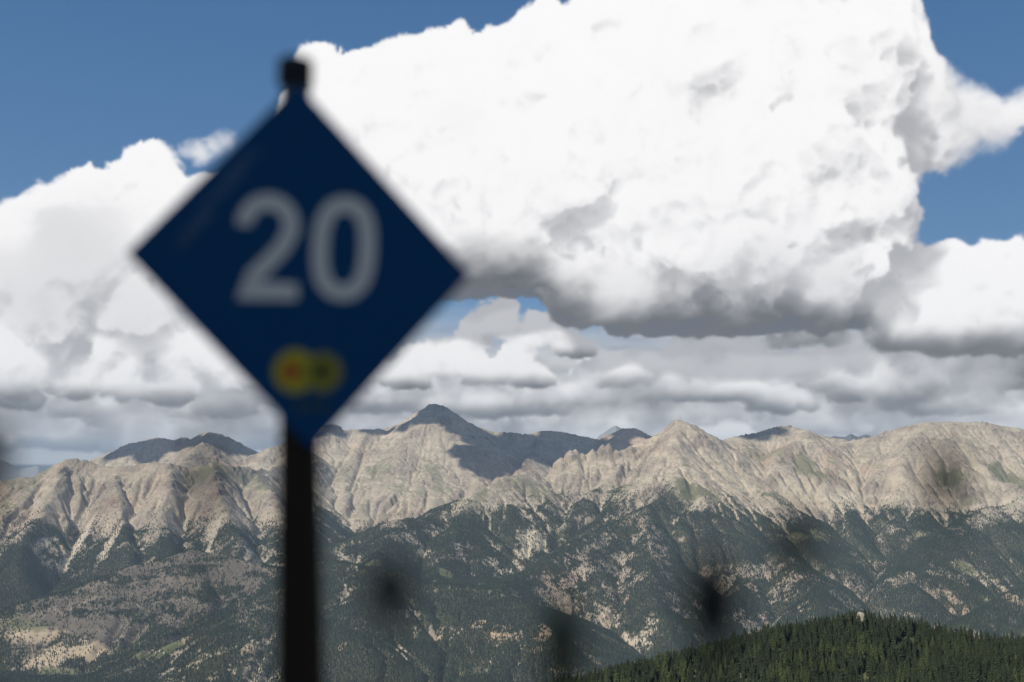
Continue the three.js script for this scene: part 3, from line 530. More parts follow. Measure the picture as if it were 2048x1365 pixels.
// ------------------------------------------------------------------ far woods: hundreds of thousands of conifers
{
  const tier = (y0, y1, r, n, tw) => { const q = []; for (let k = 0; k < n; k++) { const a = (k / n + tw) * 6.2832, b = ((k + 1) / n + tw) * 6.2832; q.push(Math.cos(a) * r, y0, Math.sin(a) * r, 0, y1, 0, Math.cos(b) * r, y0, Math.sin(b) * r); } return q; };
  const pos = new Float32Array([...tier(0.08, 0.62, 0.2, 5, 0), ...tier(0.38, 1, 0.13, 5, 0.1)]);
  const g = new THREE.BufferGeometry(); g.setAttribute('position', new THREE.BufferAttribute(pos, 3)); g.computeVertexNormals();
  const spots = [], S = 8.2;
  for (let D = 3900; D < 11000; D += S) {
    const half = 0.56 * D;
    for (let x = -half; x < half; x += S) {
      const X = x + rr(-0.5, 0.5) * S, d = D + rr(-0.5, 0.5) * S, i = Math.round((X / (d * FAN) + 1) / 2 * (COLS - 1));
      let lo = 0, hi = ROWS - 1; while (hi - lo > 1) { const m = (lo + hi) >> 1; if (rowsD[m] <= d) lo = m; else hi = m; }
      const k = lo * COLS + i; if (!vis[k] || rnd() > forest[k] * 1.06) continue;
      spots.push(X, d, k);
    }
  }
  const n = spots.length / 3, mesh = new THREE.InstancedMesh(g, new THREE.MeshStandardMaterial({ color: 0xffffff, roughness: 1, side: THREE.DoubleSide }), n);
  const M = new THREE.Matrix4(), c = new THREE.Color();
  for (let t = 0; t < n; t++) {
    const x = spots[t * 3], z = -spots[t * 3 + 1], y = height(x, z) - 0.8, v = fbm2(x / 260, z / 260, 2), s = rr(11, 19) * (1 - 0.25 * sstep(-420, -150, y)), w = s * rr(0.85, 1.3), a = rnd() * 6.28;
    M.set(Math.cos(a) * w, 0, Math.sin(a) * w, x, 0, s, 0, y, -Math.sin(a) * w, 0, Math.cos(a) * w, z, 0, 0, 0, 1);
    mesh.setMatrixAt(t, M);
    const larch = v + rr(-0.5, 0.5) > 0.42 ? 1 : 0, l = rr(0.7, 1.25);
    c.setRGB((0.024 + 0.035 * larch) * l, (0.039 + 0.036 * larch) * l, (0.027 + 0.008 * larch) * l); mesh.setColorAt(t, c);
  }
  mesh.name = 'far_conifer_forest'; mesh.userData = { label: 'dark conifer forest covering the slopes across the valley', category: 'forest', kind: 'stuff' };
  mesh.castShadow = mesh.receiveShadow = true; scene.add(mesh);
}

// ------------------------------------------------------------------ near slope, far land, farther ranges
function grid(nx, nz, f, name, data, paint) {
  const p = new Float32Array(nx * nz * 3), c = new Float32Array(nx * nz * 3), ix = [];
  for (let j = 0; j < nz; j++) for (let i = 0; i < nx; i++) { const o = (j * nx + i) * 3, q = f(i / (nx - 1), j / (nz - 1)), k = paint(q[0], q[1], q[2]); p[o] = q[0]; p[o + 1] = q[1]; p[o + 2] = q[2]; c[o] = k[0]; c[o + 1] = k[1]; c[o + 2] = k[2]; }
  for (let j = 0; j + 1 < nz; j++) for (let i = 0; i + 1 < nx; i++) { const a = j * nx + i; ix.push(a, a + 1, a + nx, a + 1, a + nx + 1, a + nx); }
  const g = new THREE.BufferGeometry(); g.setAttribute('position', new THREE.BufferAttribute(p, 3)); g.setAttribute('color', new THREE.BufferAttribute(c, 3)); g.setIndex(ix); g.computeVertexNormals();
  const m = new THREE.Mesh(g, new THREE.MeshStandardMaterial({ vertexColors: true, roughness: 1 })); m.name = name; m.userData = data; m.castShadow = m.receiveShadow = true; scene.add(m); return m;
}
grid(300, 260, (u, v) => { const D = v < 0.1 ? lerp(-60, 1, v / 0.1) : Math.pow(3640, (v - 0.1) / 0.9), x = (u * 2 - 1) * (0.64 * Math.max(D, 0) + 45); return [x, nearHeight(x, -D) - (D > 3580 ? 1.5 : 0), -D]; },
  'hillside', { label: 'steep meadow slope and wooded hill falling away below the sign', category: 'hillside', kind: 'structure' },
  (x, y, z) => { const n = fbm2(x / 30, z / 30, 3), m = fbm2(x / 220 + 4, z / 220, 2), t = sstep(0.0, 0.35, n * 0.5 + m); return [lerp(0.05, 0.10, t), lerp(0.062, 0.115, t), lerp(0.03, 0.045, t)]; });
grid(60, 60, (u, v) => { const x = (u * 2 - 1) * 42000, z = (v * 2 - 1) * 42000; const d = Math.hypot(x, z + 8000); return [x, -1420 + (d > 14000 ? 160 * fbm2(x / 5000, z / 5000, 3) : 0), z]; },
  'far_land', { label: 'low land that runs out to the horizon behind the mountains', category: 'land', kind: 'structure' }, () => [0.09, 0.1, 0.06]);
function range(name, label, X0, X1, D, line, seed, tone) {
  grid(200, 50, (u, v) => {
    const X = lerp(X0, X1, u), d = D + (v - 0.45) * D * 0.34; let Y = line[0][1];
    for (let k = 0; k + 1 < line.length; k++) if (X >= line[k][0]) Y = lerp(line[k][1], line[k + 1][1], clamp((X - line[k][0]) / (line[k + 1][0] - line[k][0])));
    const a = at(X, Y, D), x = a[0] * d / D, z = -d, e = Math.abs(v - 0.45) * D * 0.34;
    return [x, Math.max(-1400, a[1] - 0.62 * e + (0.22 * Math.min(e, 900) + 60) * (ridged2(x / 1500 + seed, z / 1500, 5) - 0.45)), z];
  }, name, { label, category: 'mountains', kind: 'structure' }, (x, y) => { const n = fbm2(x / 300, y / 120, 3); return [tone[0] * (1 + n * 0.4), tone[1] * (1 + n * 0.4), tone[2] * (1 + n * 0.4)]; });
}
range('distant_range', 'hazy blue mountains far off beyond the left end of the ridge', -420, 220, 27000, [[-420, 950], [-250, 915], [-120, 930], [-40, 912], [10, 925], [40, 940], [75, 932], [110, 952], [160, 985], [220, 1010]], 3, [0.22, 0.22, 0.22]);
range('distant_peak', 'pale blue peak far behind the dark saddle right of the main summit', 1100, 1340, 24000, [[1100, 960], [1170, 905], [1200, 872], [1222, 857], [1232, 852], [1244, 858], [1262, 866], [1300, 890], [1340, 930]], 9, [0.24, 0.24, 0.24]);
range('distant_crest', 'small dark jagged crest far behind the rounded mountain on the right', 1560, 1860, 19000, [[1560, 930], [1610, 905], [1640, 884], [1668, 872], [1690, 876], [1702, 869], [1716, 876], [1732, 870], [1752, 877], [1790, 900], [1860, 940]], 14, [0.10, 0.10, 0.10]);

// ------------------------------------------------------------------ materials of small things
const mat = (r, g, b, roughness = 0.9, o = {}) => new THREE.MeshStandardMaterial({ color: new THREE.Color().setRGB(r, g, b), roughness, ...o });
const used = new Map();
function numbered(n) { const k = used.get(n) ?? -1; used.set(n, k + 1); return k < 0 ? n : n + '_' + String(k + 1).padStart(3, '0'); }
function thing(name, label, category, pos, group) { const o = new THREE.Group(); o.name = numbered(name); o.position.set(...pos); o.userData = { label, category }; if (group) o.userData.group = group; scene.add(o); return o; }
function part(name, geo, m, parent) { const o = new THREE.Mesh(geo, m); o.name = name; o.castShadow = o.receiveShadow = true; parent.add(o); return o; }

// ------------------------------------------------------------------ the wooded hill, lower right
function conifer(seed, larch) {
  seedState = seed;
  const pos = [], col = [], H = 1, put = (a, b, c, t) => { pos.push(...a, ...b, ...c); for (let i = 0; i < 3; i++) col.push(t, t, t); };
  const whorls = larch ? 15 : 17;
  for (let k = 0; k < whorls; k++) {
    const f = k / (whorls - 1), y = lerp(0.10, 0.975, f) + rr(-0.012, 0.012), R = (larch ? 0.175 : 0.165) * Math.pow(1 - f, 0.75) * rr(0.78, 1.15) + 0.012, n = Math.round(lerp(9, 4, f));
    for (let b = 0; b < n; b++) {
      const a = (b + rr(-0.4, 0.4)) / n * 6.2832 + k * 1.9, r = R * rr(0.65, 1.2), droop = larch ? rr(-0.02, 0.05) : rr(0.01, 0.07), ca = Math.cos(a), sa = Math.sin(a);
      for (let s = 0; s < 3; s++) {                                // tufts along the bough
        const q0 = s * 0.3, q1 = q0 + 0.42, w = r * rr(0.28, 0.42), up = rr(0.004, 0.02), x0 = ca * r * q0, z0 = sa * r * q0, x1 = ca * r * q1, z1 = sa * r * q1, yy = y - droop * q0 * r * 8, y1 = y - droop * q1 * r * 8 - rr(0, 0.012);
        const mx = (x0 + x1) / 2, mz = (z0 + z1) / 2, t = rr(0.75, 1.15) * lerp(0.8, 1.15, q1);
        put([x0, yy + up, z0], [mx - sa * w, (yy + y1) / 2 - 0.012, mz + ca * w], [x1, y1, z1], t); put([x0, yy + up, z0], [x1, y1, z1], [mx + sa * w, (yy + y1) / 2 - 0.012, mz - ca * w], t * 0.92);
        put([x0, yy - 0.03, z0], [x1, y1 + 0.014, z1], [mx, (yy + y1) / 2 - 0.05, mz], t * 0.8);
      }
    }
  }
  for (let b = 0; b < 4; b++) { const a = b * 1.57; put([Math.cos(a) * 0.012, 0.94, Math.sin(a) * 0.012], [0, H + 0.02, 0], [Math.cos(a + 1.57) * 0.012, 0.94, Math.sin(a + 1.57) * 0.012], 1.1); }
  const g = new THREE.BufferGeometry(); g.setAttribute('position', new THREE.BufferAttribute(new Float32Array(pos), 3)); g.setAttribute('color', new THREE.BufferAttribute(new Float32Array(col), 3)); g.computeVertexNormals(); return g;
}
const leafMat = (r, g, b) => new THREE.MeshPhysicalMaterial({ color: new THREE.Color().setRGB(r, g, b), roughness: 1, vertexColors: true, side: THREE.DoubleSide });
const trunkGeo = new THREE.CylinderGeometry(0.004, 0.016, 0.95, 6); trunkGeo.translate(0, 0.455, 0);
const bark = mat(0.10, 0.075, 0.055);
const pineGeos = [11, 22, 33, 44].map((s) => conifer(s, false)), larchGeos = [55, 66, 77].map((s) => conifer(s, true));
const pineMats = [leafMat(0.030, 0.042, 0.019), leafMat(0.036, 0.05, 0.022), leafMat(0.025, 0.036, 0.018)], larchMats = [leafMat(0.075, 0.095, 0.032), leafMat(0.06, 0.08, 0.03)];
seedState = 4242;
{
  const spots = [];
  for (let D = 640; D < 1330; D += 5.2) for (let x = 0.0 * D; x < 0.6 * D; x += 5.2) {
    const X = x + rr(-2.4, 2.4), z = -(D + rr(-2.4, 2.4)), y = nearHeight(X, z);
    const n = fbm2(X / 60, z / 60, 3), m = fbm2(X / 26 + 8, z / 26, 2);
    if (n < -0.36 || rnd() > 0.86) continue;
    // on the hill only: where the ridge stands above the falling meadow
    if (y < -0.30 * -z - 0.000024 * z * z + 14) continue;
    const v = camera.position.clone().set(X, y + 8, z).sub(camera.position), c = v.y * CP - v.z * 0 , f = -(v.z * CP) + v.y * SP, up = v.y * CP + v.z * SP, px = 1024 + X / f * FPX, py = 682.5 - up / f * FPX; void c;
    if (py > 1500) continue;
    spots.push({ X, y, z, px, py, seen: px > -20 && px < 2080 && py < 1385, larch: sstep(0.02, 0.4, m + 0.6 * n) * sstep(1215, 1330, py) * (px < 1950 ? 1 : 0.4) > rnd() * 0.8, h: lerp(6, 18, Math.pow(rnd(), 0.8)) * (rnd() < 0.1 ? 1.25 : 1) });
  }
  spots.sort((a, b) => (b.seen - a.seen) || (a.z < b.z ? 1 : -1));
  const firstOf = {}; let single = 0; const rest = { pine: [], larch: [] }, count = { pine: 0, larch: 0 };
  for (const s of spots) {
    const kind = s.larch ? 'larch' : 'pine';
    if (!s.seen || count[kind] >= (s.larch ? 140 : 290)) { rest[kind].push(s); continue; }
    count[kind]++; single++;
    const v = s.larch ? single % 6 : single % 12, key = kind + v; let o = firstOf[key];
    if (!o) {
      o = firstOf[key] = new THREE.Group();
      part('trunk', trunkGeo, bark, o); part('crown', s.larch ? larchGeos[v % 3] : pineGeos[v % 4], s.larch ? larchMats[v % 2] : pineMats[v % 3], o);
    } else o = o.clone();
    o.name = numbered(s.larch ? 'larch_tree' : 'pine_tree');
    o.position.set(s.X, s.y - 0.15, s.z); o.rotation.y = rnd() * 6.28; const w = s.h * rr(0.9, 1.35); o.scale.set(w, s.h, w);
    o.userData = s.larch ? { label: 'light green larch among the dark conifers of the hill, lower right', category: 'tree', group: 'larches on the wooded hill' } : { label: 'dark green conifer on the near wooded hill, lower right', category: 'tree', group: 'conifers on the wooded hill' };
    const where = s.py < 1262 ? 'on the crest of the hill' : s.px < 1420 ? 'on the left flank of the hill' : s.px > 1850 ? 'on the right shoulder of the hill' : s.py > 1330 ? 'low on the hill at the bottom edge' : 'on the middle of the hill', tall = s.h > 17 ? 'tall ' : s.h < 9 ? 'short ' : '';
    o.userData.label = s.larch ? `${tall}light green larch ${where}, lower right` : `${tall}dark green conifer ${where}, lower right`;
    o.userData.group = (s.larch ? 'larches ' : 'conifers ') + where + (tall ? ', ' + tall.trim() : '');
    scene.add(o);
  }
  for (const kind of ['pine', 'larch']) {
    const list = rest[kind], crown = (kind === 'pine' ? pineGeos : larchGeos)[1], tg = trunkGeo.clone().toNonIndexed(); tg.deleteAttribute('uv'); tg.setAttribute('color', new THREE.BufferAttribute(new Float32Array(tg.attributes.position.count * 3).fill(0.9), 3));
    const mesh = new THREE.InstancedMesh(mergeGeometries([crown, tg]), leafMat(1, 1, 1), list.length), M = new THREE.Matrix4(), c = new THREE.Color(), q = new THREE.Quaternion(), up = new THREE.Vector3(0, 1, 0), sv = new THREE.Vector3(), pv = new THREE.Vector3();
    list.forEach((s, t) => { const w = s.h * rr(0.9, 1.35); M.compose(pv.set(s.X, s.y - 0.15, s.z), q.setFromAxisAngle(up, rnd() * 6.28), sv.set(w, s.h, w)); mesh.setMatrixAt(t, M); const l = rr(0.75, 1.25); kind === 'pine' ? c.setRGB(0.030 * l, 0.042 * l, 0.019 * l) : c.setRGB(0.065 * l, 0.085 * l, 0.03 * l); mesh.setColorAt(t, c); });
    mesh.name = kind === 'pine' ? 'hill_pine_wood' : 'hill_larch_wood'; mesh.userData = { label: kind === 'pine' ? 'mass of dark conifers on the farther hill, lower right' : 'scatter of light green larches on the farther hill, lower right', category: 'wood', kind: 'stuff' };
    mesh.castShadow = mesh.receiveShadow = true; scene.add(mesh);
  }
}
// pale boulder on the crest of the hill
{
  const g = mergeVertices(new THREE.IcosahedronGeometry(1, 5).deleteAttribute('uv').deleteAttribute('normal')), p = g.attributes.position;
  for (let i = 0; i < p.count; i++) { const x = p.getX(i), y = p.getY(i), z = p.getZ(i), k = 1 + 0.22 * noise3(x * 1.6, y * 1.6, z * 1.6) + 0.10 * noise3(x * 4, y * 4, z * 4) + 0.05 * noise3(x * 9, y * 9, z * 9); p.setXYZ(i, x * k, y * k * 0.95, z * k); }
  g.computeVertexNormals();
  const a = at(1722, 1235, 1085), y = nearHeight(a[0], a[2]), o = new THREE.Mesh(g, mat(0.33, 0.29, 0.235)); o.name = 'boulder'; o.userData = { label: 'pale rounded boulder on top of the wooded hill', category: 'rock' };
  const R = 5.2; o.scale.set(R, a[1] - y > 3 ? R * 1.1 : R, R); o.position.set(a[0], Math.max(a[1], y + 2), a[2]); o.castShadow = o.receiveShadow = true; scene.add(o);
  const foot = a[1] - y; if (foot > 4) { o.scale.y = (foot + 6) / 2; o.position.y = y + (foot + 6) / 2 - 1; }
}

// ------------------------------------------------------------------ hamlets across the valley
{
  const wallM = mat(0.5, 0.46, 0.4), roofs = [mat(0.2, 0.13, 0.1), mat(0.24, 0.22, 0.2)];
  const wall = new THREE.BoxGeometry(12, 6, 9); wall.translate(0, 3, 0);
  const rs = new THREE.Shape(); rs.moveTo(-5.4, 0); rs.lineTo(5.4, 0); rs.lineTo(0, 4.6); rs.closePath();
  const roof = new THREE.ExtrudeGeometry(rs, { depth: 13, bevelEnabled: false }); roof.translate(0, 6.003, -6.5); roof.rotateY(Math.PI / 2);
  const win = new THREE.BoxGeometry(1.3, 1.6, 0.12), dark = mat(0.04, 0.04, 0.045, 0.4);
  const make = () => { const o = new THREE.Group(); part('wall', wall, wallM, o); part('roof', roof, roofs[0], o); for (const x of [-3.5, 0, 3.5]) { const w = part('window', win, dark, o); w.position.set(x, 3.4, 4.55); } return o; };
  const first = make();
  let k = 0;
  for (const [label, group, list] of [
    ['tiny white house of the hamlet on the meadow bench below the pink peak', 'houses of the hamlet on the meadow bench', [[1588, 1077], [1594, 1079], [1600, 1077], [1606, 1080], [1613, 1078], [1580, 1080]]],
    ['tiny pale house of the hamlet in the valley meadow, lower left', 'houses of the hamlet in the valley meadow', [[305, 1304], [312, 1307], [320, 1304], [298, 1308], [328, 1308], [262, 1348]]],
  ]) for (const [X, Y] of list) {
    const p = hit(X, Y, 4500), o = k ? first.clone() : first; k++;
    o.children[1].material = roofs[k % 2];
    o.name = numbered('village_house'); o.position.set(p[0], p[1] - 1.2, p[2]); o.rotation.y = rr(-0.8, 0.8); o.scale.setScalar(rr(0.8, 1.25)); o.userData = { label, category: 'house', group }; scene.add(o);
  }
}

// ------------------------------------------------------------------ clouds that shade the foreground and the main peak
{
  const cm = mat(0.9, 0.9, 0.9, 1);
  const ball = mergeVertices(new THREE.IcosahedronGeometry(1, 6).deleteAttribute('uv').deleteAttribute('normal'));
  function cloud(label, lumps, t, squash = 0.8) {                // lumps: [point it shades, radius]
    const geos = [], c = new THREE.Vector3();
    lumps.forEach(([p]) => c.add(new THREE.Vector3(...p))); c.multiplyScalar(1 / lumps.length).addScaledVector(SUN, t);
    for (const [p, R] of lumps) {
      const g = ball.clone(), a = g.attributes.position, m = new THREE.Vector3(...p).addScaledVector(SUN, t).sub(c);
      m.addScaledVector(SUN, rr(-0.4, 0.4) * R);
      for (let i = 0; i < a.count; i++) { const x = a.getX(i), y = a.getY(i), z = a.getZ(i), k = R * (1 + 0.45 * noise3(x * 1.5 + m.x / R, y * 1.5 + m.y / R, z * 1.5 + m.z / R) + 0.2 * noise3(x * 4 + m.x / R, y * 4, z * 4)); a.setXYZ(i, x * k + m.x, y * k * (y < 0 ? squash : 1) + m.y, z * k + m.z); }
      geos.push(g);
    }
    const g = mergeGeometries(geos); g.computeVertexNormals();
    const o = new THREE.Mesh(g, cm); o.name = numbered('cloud'); o.position.copy(c); o.userData = { label, category: 'cloud' }; o.castShadow = o.receiveShadow = true; scene.add(o);
  }
  const near = (x, z) => [x, nearHeight(x, z), z];
  cloud('white cumulus high over the photographer, shading the sign', [[[0, 1, 0], 240], [near(60, -160), 200], [[-200, 0, 150], 240]], 2600);
  const far = (list) => list.map(([X, Y, r]) => { const p = hit(X, Y, 10200); return [p, 1.6 * r * -p[2] / FPX]; });
  cloud('cumulus high above the main peak, shading its summit and the dark saddle', far([[868, 816, 20], [905, 832, 20], [945, 862, 26], [990, 885, 30], [1030, 895, 34], [1080, 895, 36], [1130, 892, 34], [1180, 895, 26], [930, 905, 18], [955, 935, 18], [830, 838, 15], [845, 838, 15], [885, 838, 16], [805, 854, 11], [780, 860, 8], [1210, 900, 24], [1160, 915, 22], [1100, 920, 22], [1040, 920, 20], [985, 920, 20], [865, 835, 14], [940, 866, 16], [972, 890, 20], [1000, 922, 22], [985, 952, 14], [1020, 940, 18]]), 7400);
  cloud('cumulus high above the double peak on the left, shading its top', far([[225, 908, 14], [245, 900, 16], [290, 890, 18], [385, 884, 14], [400, 880, 16], [435, 880, 18], [340, 884, 12], [262, 897, 18], [310, 888, 18], [352, 892, 14], [415, 874, 16], [455, 884, 18], [490, 900, 14], [290, 912, 14]]), 7400);
  cloud('small cumulus high above the rounded right-hand mountain, shading its crest', far([[1515, 868, 14], [1550, 862, 12], [1490, 872, 10]]), 7400);
  cloud('small cumulus high above the forked summit left of the main peak', far([[664, 856, 9], [735, 862, 9], [765, 862, 9], [640, 868, 8]]), 7400);
  cloud('small cumulus high above the dark knob left of the pink peak', far([[1245, 866, 16], [1275, 866, 14], [1225, 880, 14]]), 7400);
}

// ------------------------------------------------------------------ piste marker close to the lens
{
  const D = 1.31, c = at(597, 530, D), X = new THREE.Vector3(), ground = nearHeight(at(600, 1300, D + 0.03)[0], -(D + 0.03));
  const foot = at(604, 1365, D + 0.03), top = at(591, 140, D + 0.03);
  const s = thing('piste_marker', 'blurred blue diamond piste marker numbered 20 on a dark post', 'sign', [foot[0], ground, -(D + 0.03)]);
  const O = new THREE.Vector3(foot[0], ground, -(D + 0.03)), loc = (X_, Y_, d) => { const p = at(X_, Y_, d); return new THREE.Vector3(p[0], p[1], p[2]).sub(O); };
  void X; void c; void top;
  const postM = new THREE.MeshPhysicalMaterial({ color: new THREE.Color().setRGB(0.036, 0.026, 0.018), roughness: 1, specularIntensity: 0.2 }), capM = mat(0.02, 0.017, 0.014, 0.9), plateM = new THREE.MeshPhysicalMaterial({ color: new THREE.Color().setRGB(0.001, 0.064, 0.172), roughness: 0.7, specularIntensity: 0.35 }), whiteM = mat(0.90, 0.83, 0.70, 0.7), rimM = mat(0.02, 0.05, 0.14, 0.6), steelM = mat(0.35, 0.36, 0.38, 0.35, { metalness: 0.9 });
  // tapered post from the ground to the cap
  const a = loc(591.5, 172, D + 0.03), b = loc(601, 1300, D + 0.03), dir = a.clone().sub(b), low = b.clone().addScaledVector(dir, (-0.25 - b.y) / dir.y), px = D / FPX;
  const rb = 45 * px, ra = 30 * px, k = (low.y - a.y) / (b.y - a.y), rl = ra + (rb - ra) * k, L = a.distanceTo(low);
  const pg = new THREE.CylinderGeometry(ra, rl, L, 28, 1); pg.rotateZ(-Math.atan2(a.x - low.x, a.y - low.y)); pg.translate((a.x + low.x) / 2, (a.y + low.y) / 2, (a.z + low.z) / 2); part('post', pg, postM, s);
  const c0 = loc(591, 122, D + 0.03), cg = new THREE.LatheGeometry([[0, 0.002], [0.9, 0], [1, -0.06], [1, -1], [0.88, -1.05]].map(([r, y]) => new THREE.Vector2(r * 37 * px, y < -0.02 ? y * 52 * px : y)), 28); cg.translate(c0.x, c0.y, c0.z); part('cap', cg, capM, s);
  const pc = loc(591.3, 192, D + 0.03); const sg = new THREE.CylinderGeometry(31 * px, 31 * px, 22 * px, 28); sg.translate(pc.x, pc.y, pc.z); part('collar', sg, mat(0.10, 0.115, 0.13, 0.6), s);
  // plate with rounded corners
  const cor = [[253, 507], [594, 168], [939, 549], [623, 899]].map(([x, y]) => loc(x, y, D));
  const round = (pts, r) => { const sh = new THREE.Shape(), n = pts.length; pts.forEach((p, i) => { const q = pts[(i + n - 1) % n], t = pts[(i + 1) % n], u = q.clone().sub(p).setLength(r).add(p), v = t.clone().sub(p).setLength(r).add(p); i ? sh.lineTo(u.x, u.y) : sh.moveTo(u.x, u.y); sh.quadraticCurveTo(p.x, p.y, v.x, v.y); }); sh.closePath(); return sh; };
  const plate = new THREE.ExtrudeGeometry(round(cor, 0.005), { depth: 0.003, bevelEnabled: true, bevelSize: 0.0008, bevelThickness: 0.0008, bevelSegments: 2, curveSegments: 8 }); plate.translate(0, 0, cor[0].z - 0.003);
  const pl = part('sign_plate', plate, plateM, s), face = cor[0].z + 0.001;
  // numerals: strokes of even width, cut from sheet
  const tilt = 0.045, HW = 16.5;                                    // half the stroke, in the units of at()
  const zero = [], two = [];
  for (let k = 0; k <= 48; k++) { const t = k / 48 * 2 * Math.PI, c = Math.cos(t), n = Math.sin(t); zero.push([688 + Math.sign(c) * Math.pow(Math.abs(c), 0.85) * 47, 498 + Math.sign(n) * Math.pow(Math.abs(n), 0.72) * 88]); }
  for (let k = 0; k <= 20; k++) { const t = Math.PI * (1.0 - k / 20 * 1.16) + 0.06; two.push([534 + Math.cos(t) * 47, 451 - Math.sin(t) * 47]); }
  two.push([563, 497], [538, 526], [508, 557], [484, 582], [600, 582]);
  const stroke = (line, close) => {
    const l = [], r = [], n = line.length;
    line.forEach((q, i) => {
      const p0 = line[close ? (i + n - 2) % (n - 1) : Math.max(0, i - 1)], p2 = line[close ? (i + 1) % (n - 1) : Math.min(n - 1, i + 1)];
      const nx = -(p2[1] - p0[1]), ny = p2[0] - p0[0], d = Math.hypot(nx, ny); const corner = !close && i === n - 2 ? 1.25 : 1;
      l.push([q[0] + nx / d * HW * corner, q[1] + ny / d * HW * corner]); r.push([q[0] - nx / d * HW * corner, q[1] - ny / d * HW * corner]);
    });
    return [l, r];
  };
  const V2 = ([x, y]) => { const p = loc(x, y, D); return new THREE.Vector2(p.x, p.y); };
  const turned = (g, cx, cy) => { const p = loc(cx, cy, D); g.translate(-p.x, -p.y, 0); g.rotateZ(-tilt); g.translate(p.x, p.y, face); return g; };
  const flat = { depth: 0.0006, bevelEnabled: false };
  { const [l, r] = stroke(two, false), sh = new THREE.Shape([...l, ...r.reverse()].map(V2)); const m = part('numeral', turned(new THREE.ExtrudeGeometry(sh, flat), 535, 490), whiteM, pl); m.userData.label = 'grey-white numeral 2'; }
  { const [l, r] = stroke(zero, true), big = Math.abs(l[0][0] - 688) > Math.abs(r[0][0] - 688) ? l : r, small = big === l ? r : l, sh = new THREE.Shape(big.slice(0, -1).map(V2)); sh.holes.push(new THREE.Path(small.slice(0, -1).map(V2))); const m = part('numeral', turned(new THREE.ExtrudeGeometry(sh, flat), 688, 498), whiteM, pl); m.userData.label = 'grey-white numeral 0'; }
  // irregular lighter blue patches along the upper left edge
  for (const [x, y, w, h] of [[392, 452, 16, 60], [440, 384, 12, 70], [372, 480, 9, 36], [486, 326, 8, 56]]) { const q = loc(x, y, D), g = new THREE.CircleGeometry(1, 14), a = g.attributes.position; for (let i = 1; i < a.count; i++) { const k = rr(0.7, 1.2); a.setXY(i, a.getX(i) * k * w * px, a.getY(i) * k * h * px); } g.rotateZ(-0.8); g.translate(q.x, q.y, face + 0.0002); part('pale_patch', g, mat(0.03, 0.10, 0.20, 0.6), pl); }
  // sticker near the lower corner: two round yellowish badges and a line of faint marks
  const disc = (x, y, r, m, name, parent, dz) => { const p = loc(x, y, D), g = new THREE.CylinderGeometry(r * px, r * px, 0.0004, 28); g.rotateX(Math.PI / 2); g.translate(p.x, p.y, face + dz); return part(name, g, m, parent); };
  const y1 = disc(590, 743, 43, mat(0.62, 0.47, 0.01, 0.7), 'yellow_badge', pl, 0.0003); y1.userData.label = 'round yellow badge with a red centre';
  disc(583, 743, 18, mat(0.55, 0.07, 0.01, 0.7), 'badge_centre', y1, 0.0008);
  const y2 = disc(645, 745, 39, mat(0.34, 0.29, 0.02, 0.7), 'olive_badge', pl, 0.0005); y2.userData.label = 'round olive badge with a black centre';
  disc(645, 743, 15, mat(0.01, 0.01, 0.01, 0.7), 'badge_centre', y2, 0.0010);
  for (const x of [598, 622, 648]) { const p = loc(x, 812, D), g = new THREE.BoxGeometry(12 * px, 24 * px, 0.0004); g.rotateZ(-tilt); g.translate(p.x, p.y, face + 0.0003); part('faint_mark', g, mat(0.06, 0.085, 0.03, 0.8), pl); }
  for (const y of [260, 800]) { const p = loc(y < 500 ? 596 : 615, y, D), g = new THREE.SphereGeometry(0.0045, 14, 8); g.scale(1, 1, 0.4); g.translate(p.x, p.y, face + 0.0004); part('bolt', g, y < 500 ? plateM : rimM, pl); }
  const p = loc(593, 300, D + 0.012), bg = new THREE.BoxGeometry(0.05, 0.012, 0.02); bg.translate(p.x, p.y, p.z); part('bracket', bg, steelM, s);
}

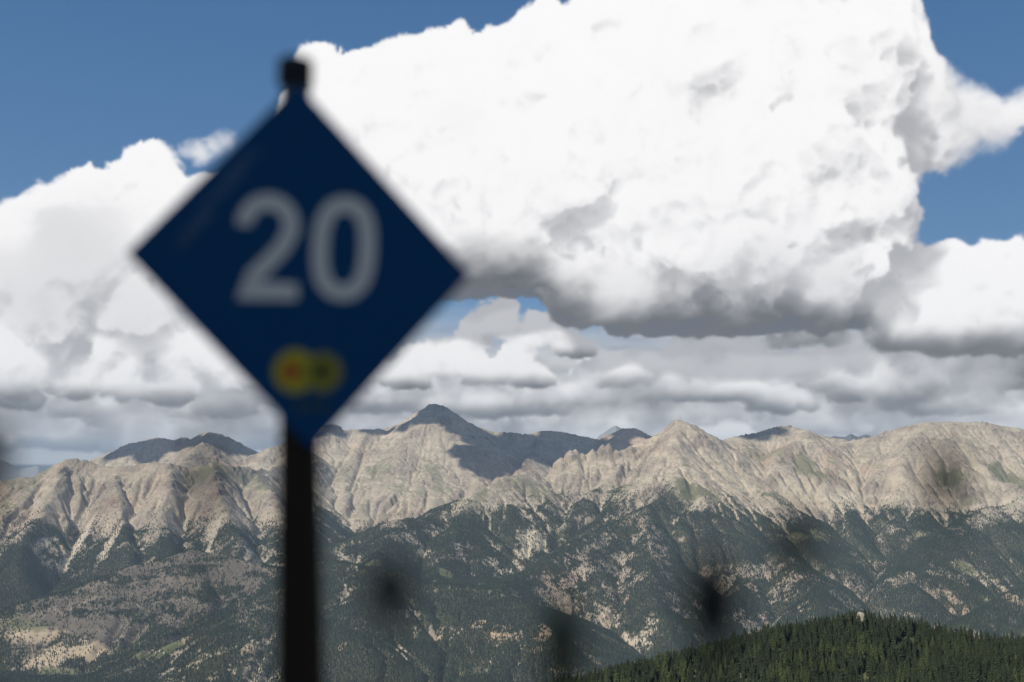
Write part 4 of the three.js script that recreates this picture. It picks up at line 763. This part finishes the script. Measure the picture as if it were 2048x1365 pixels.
// ------------------------------------------------------------------ dry flower stalks just before the lens, far out of focus
{
  const stemM = mat(0.05, 0.06, 0.025), heads = [mat(0.028, 0.026, 0.02), mat(0.05, 0.035, 0.025), mat(0.035, 0.045, 0.02)];
  for (const [X, Y, D, r, h, m, label] of [
    [1425, 1210, 0.50, 0.0150, 0.021, 0, 'dark blurred flower stalk left of the wooded hill, darkest of the stalks'],
    [780, 1182, 0.52, 0.0125, 0.013, 0, 'faint blurred flower stalk just right of the marker post'],
    [1125, 1305, 0.55, 0.0125, 0.032, 2, 'tall blurred grass spike at the bottom, left of the wooded hill foot'],
    [1592, 1085, 0.44, 0.0090, 0.012, 1, 'faint brownish stalk head before the meadow hamlet'],
    [1890, 960, 0.42, 0.0085, 0.013, 2, 'faint blurred stalk head before the right-hand mountain'],
    [-22, 925, 0.52, 0.0120, 0.022, 0, 'dark blurred stalk head at the left edge of the view'],
    [408, 950, 0.42, 0.0055, 0.022, 1, 'thin faint stalk head before the left massif'],
  ]) {
    const p = at(X, Y, D), gx = p[0] + 0.02, gz = p[2] - 0.03, gy = nearHeight(gx, gz) - 0.02, o = thing('flower_stalk', label, 'plant', [gx, gy, gz], 'dry flower stalks close to the lens');
    const e = new THREE.Vector3(p[0] - gx, p[1] - gy, p[2] - gz), curve = new THREE.QuadraticBezierCurve3(new THREE.Vector3(), new THREE.Vector3(e.x * 0.1, e.y * 0.55, e.z * 0.1), e.clone().add(new THREE.Vector3(0, -h * 0.8, 0)));
    part('stem', new THREE.TubeGeometry(curve, 16, 0.0009, 7), stemM, o);
    const geos = [];                                               // head: a spindle of overlapping scales
    for (let k = 0; k < 60; k++) { const f = (k + 0.5) / 60, a = k * 2.399, q = Math.sin(Math.PI * clamp(f, 0.06, 0.97)), g = new THREE.ConeGeometry(r * 0.32, r * 1.1, 5); g.rotateX(0.6); g.rotateY(-a + Math.PI / 2); g.translate(e.x + Math.cos(a) * r * 0.75 * q, e.y + (f * 2 - 1) * h, e.z + Math.sin(a) * r * 0.75 * q); geos.push(g); }
    const core = new THREE.SphereGeometry(1, 12, 10); core.scale(r * 0.8, h, r * 0.8); core.translate(e.x, e.y, e.z); geos.push(core);
    part('seed_head', mergeGeometries(geos), heads[m], o);
    if (h > 0.015) for (const t of [0.35, 0.6]) { const b = curve.getPoint(t), l = new THREE.ConeGeometry(0.004, 0.05, 4); l.scale(1, 1, 0.2); l.rotateZ(t > 0.5 ? 1.0 : -1.0); l.translate(b.x + (t > 0.5 ? -0.02 : 0.02), b.y + 0.012, b.z); part('leaf', l, stemM, o); }
  }
}

renderer.render(scene, camera);
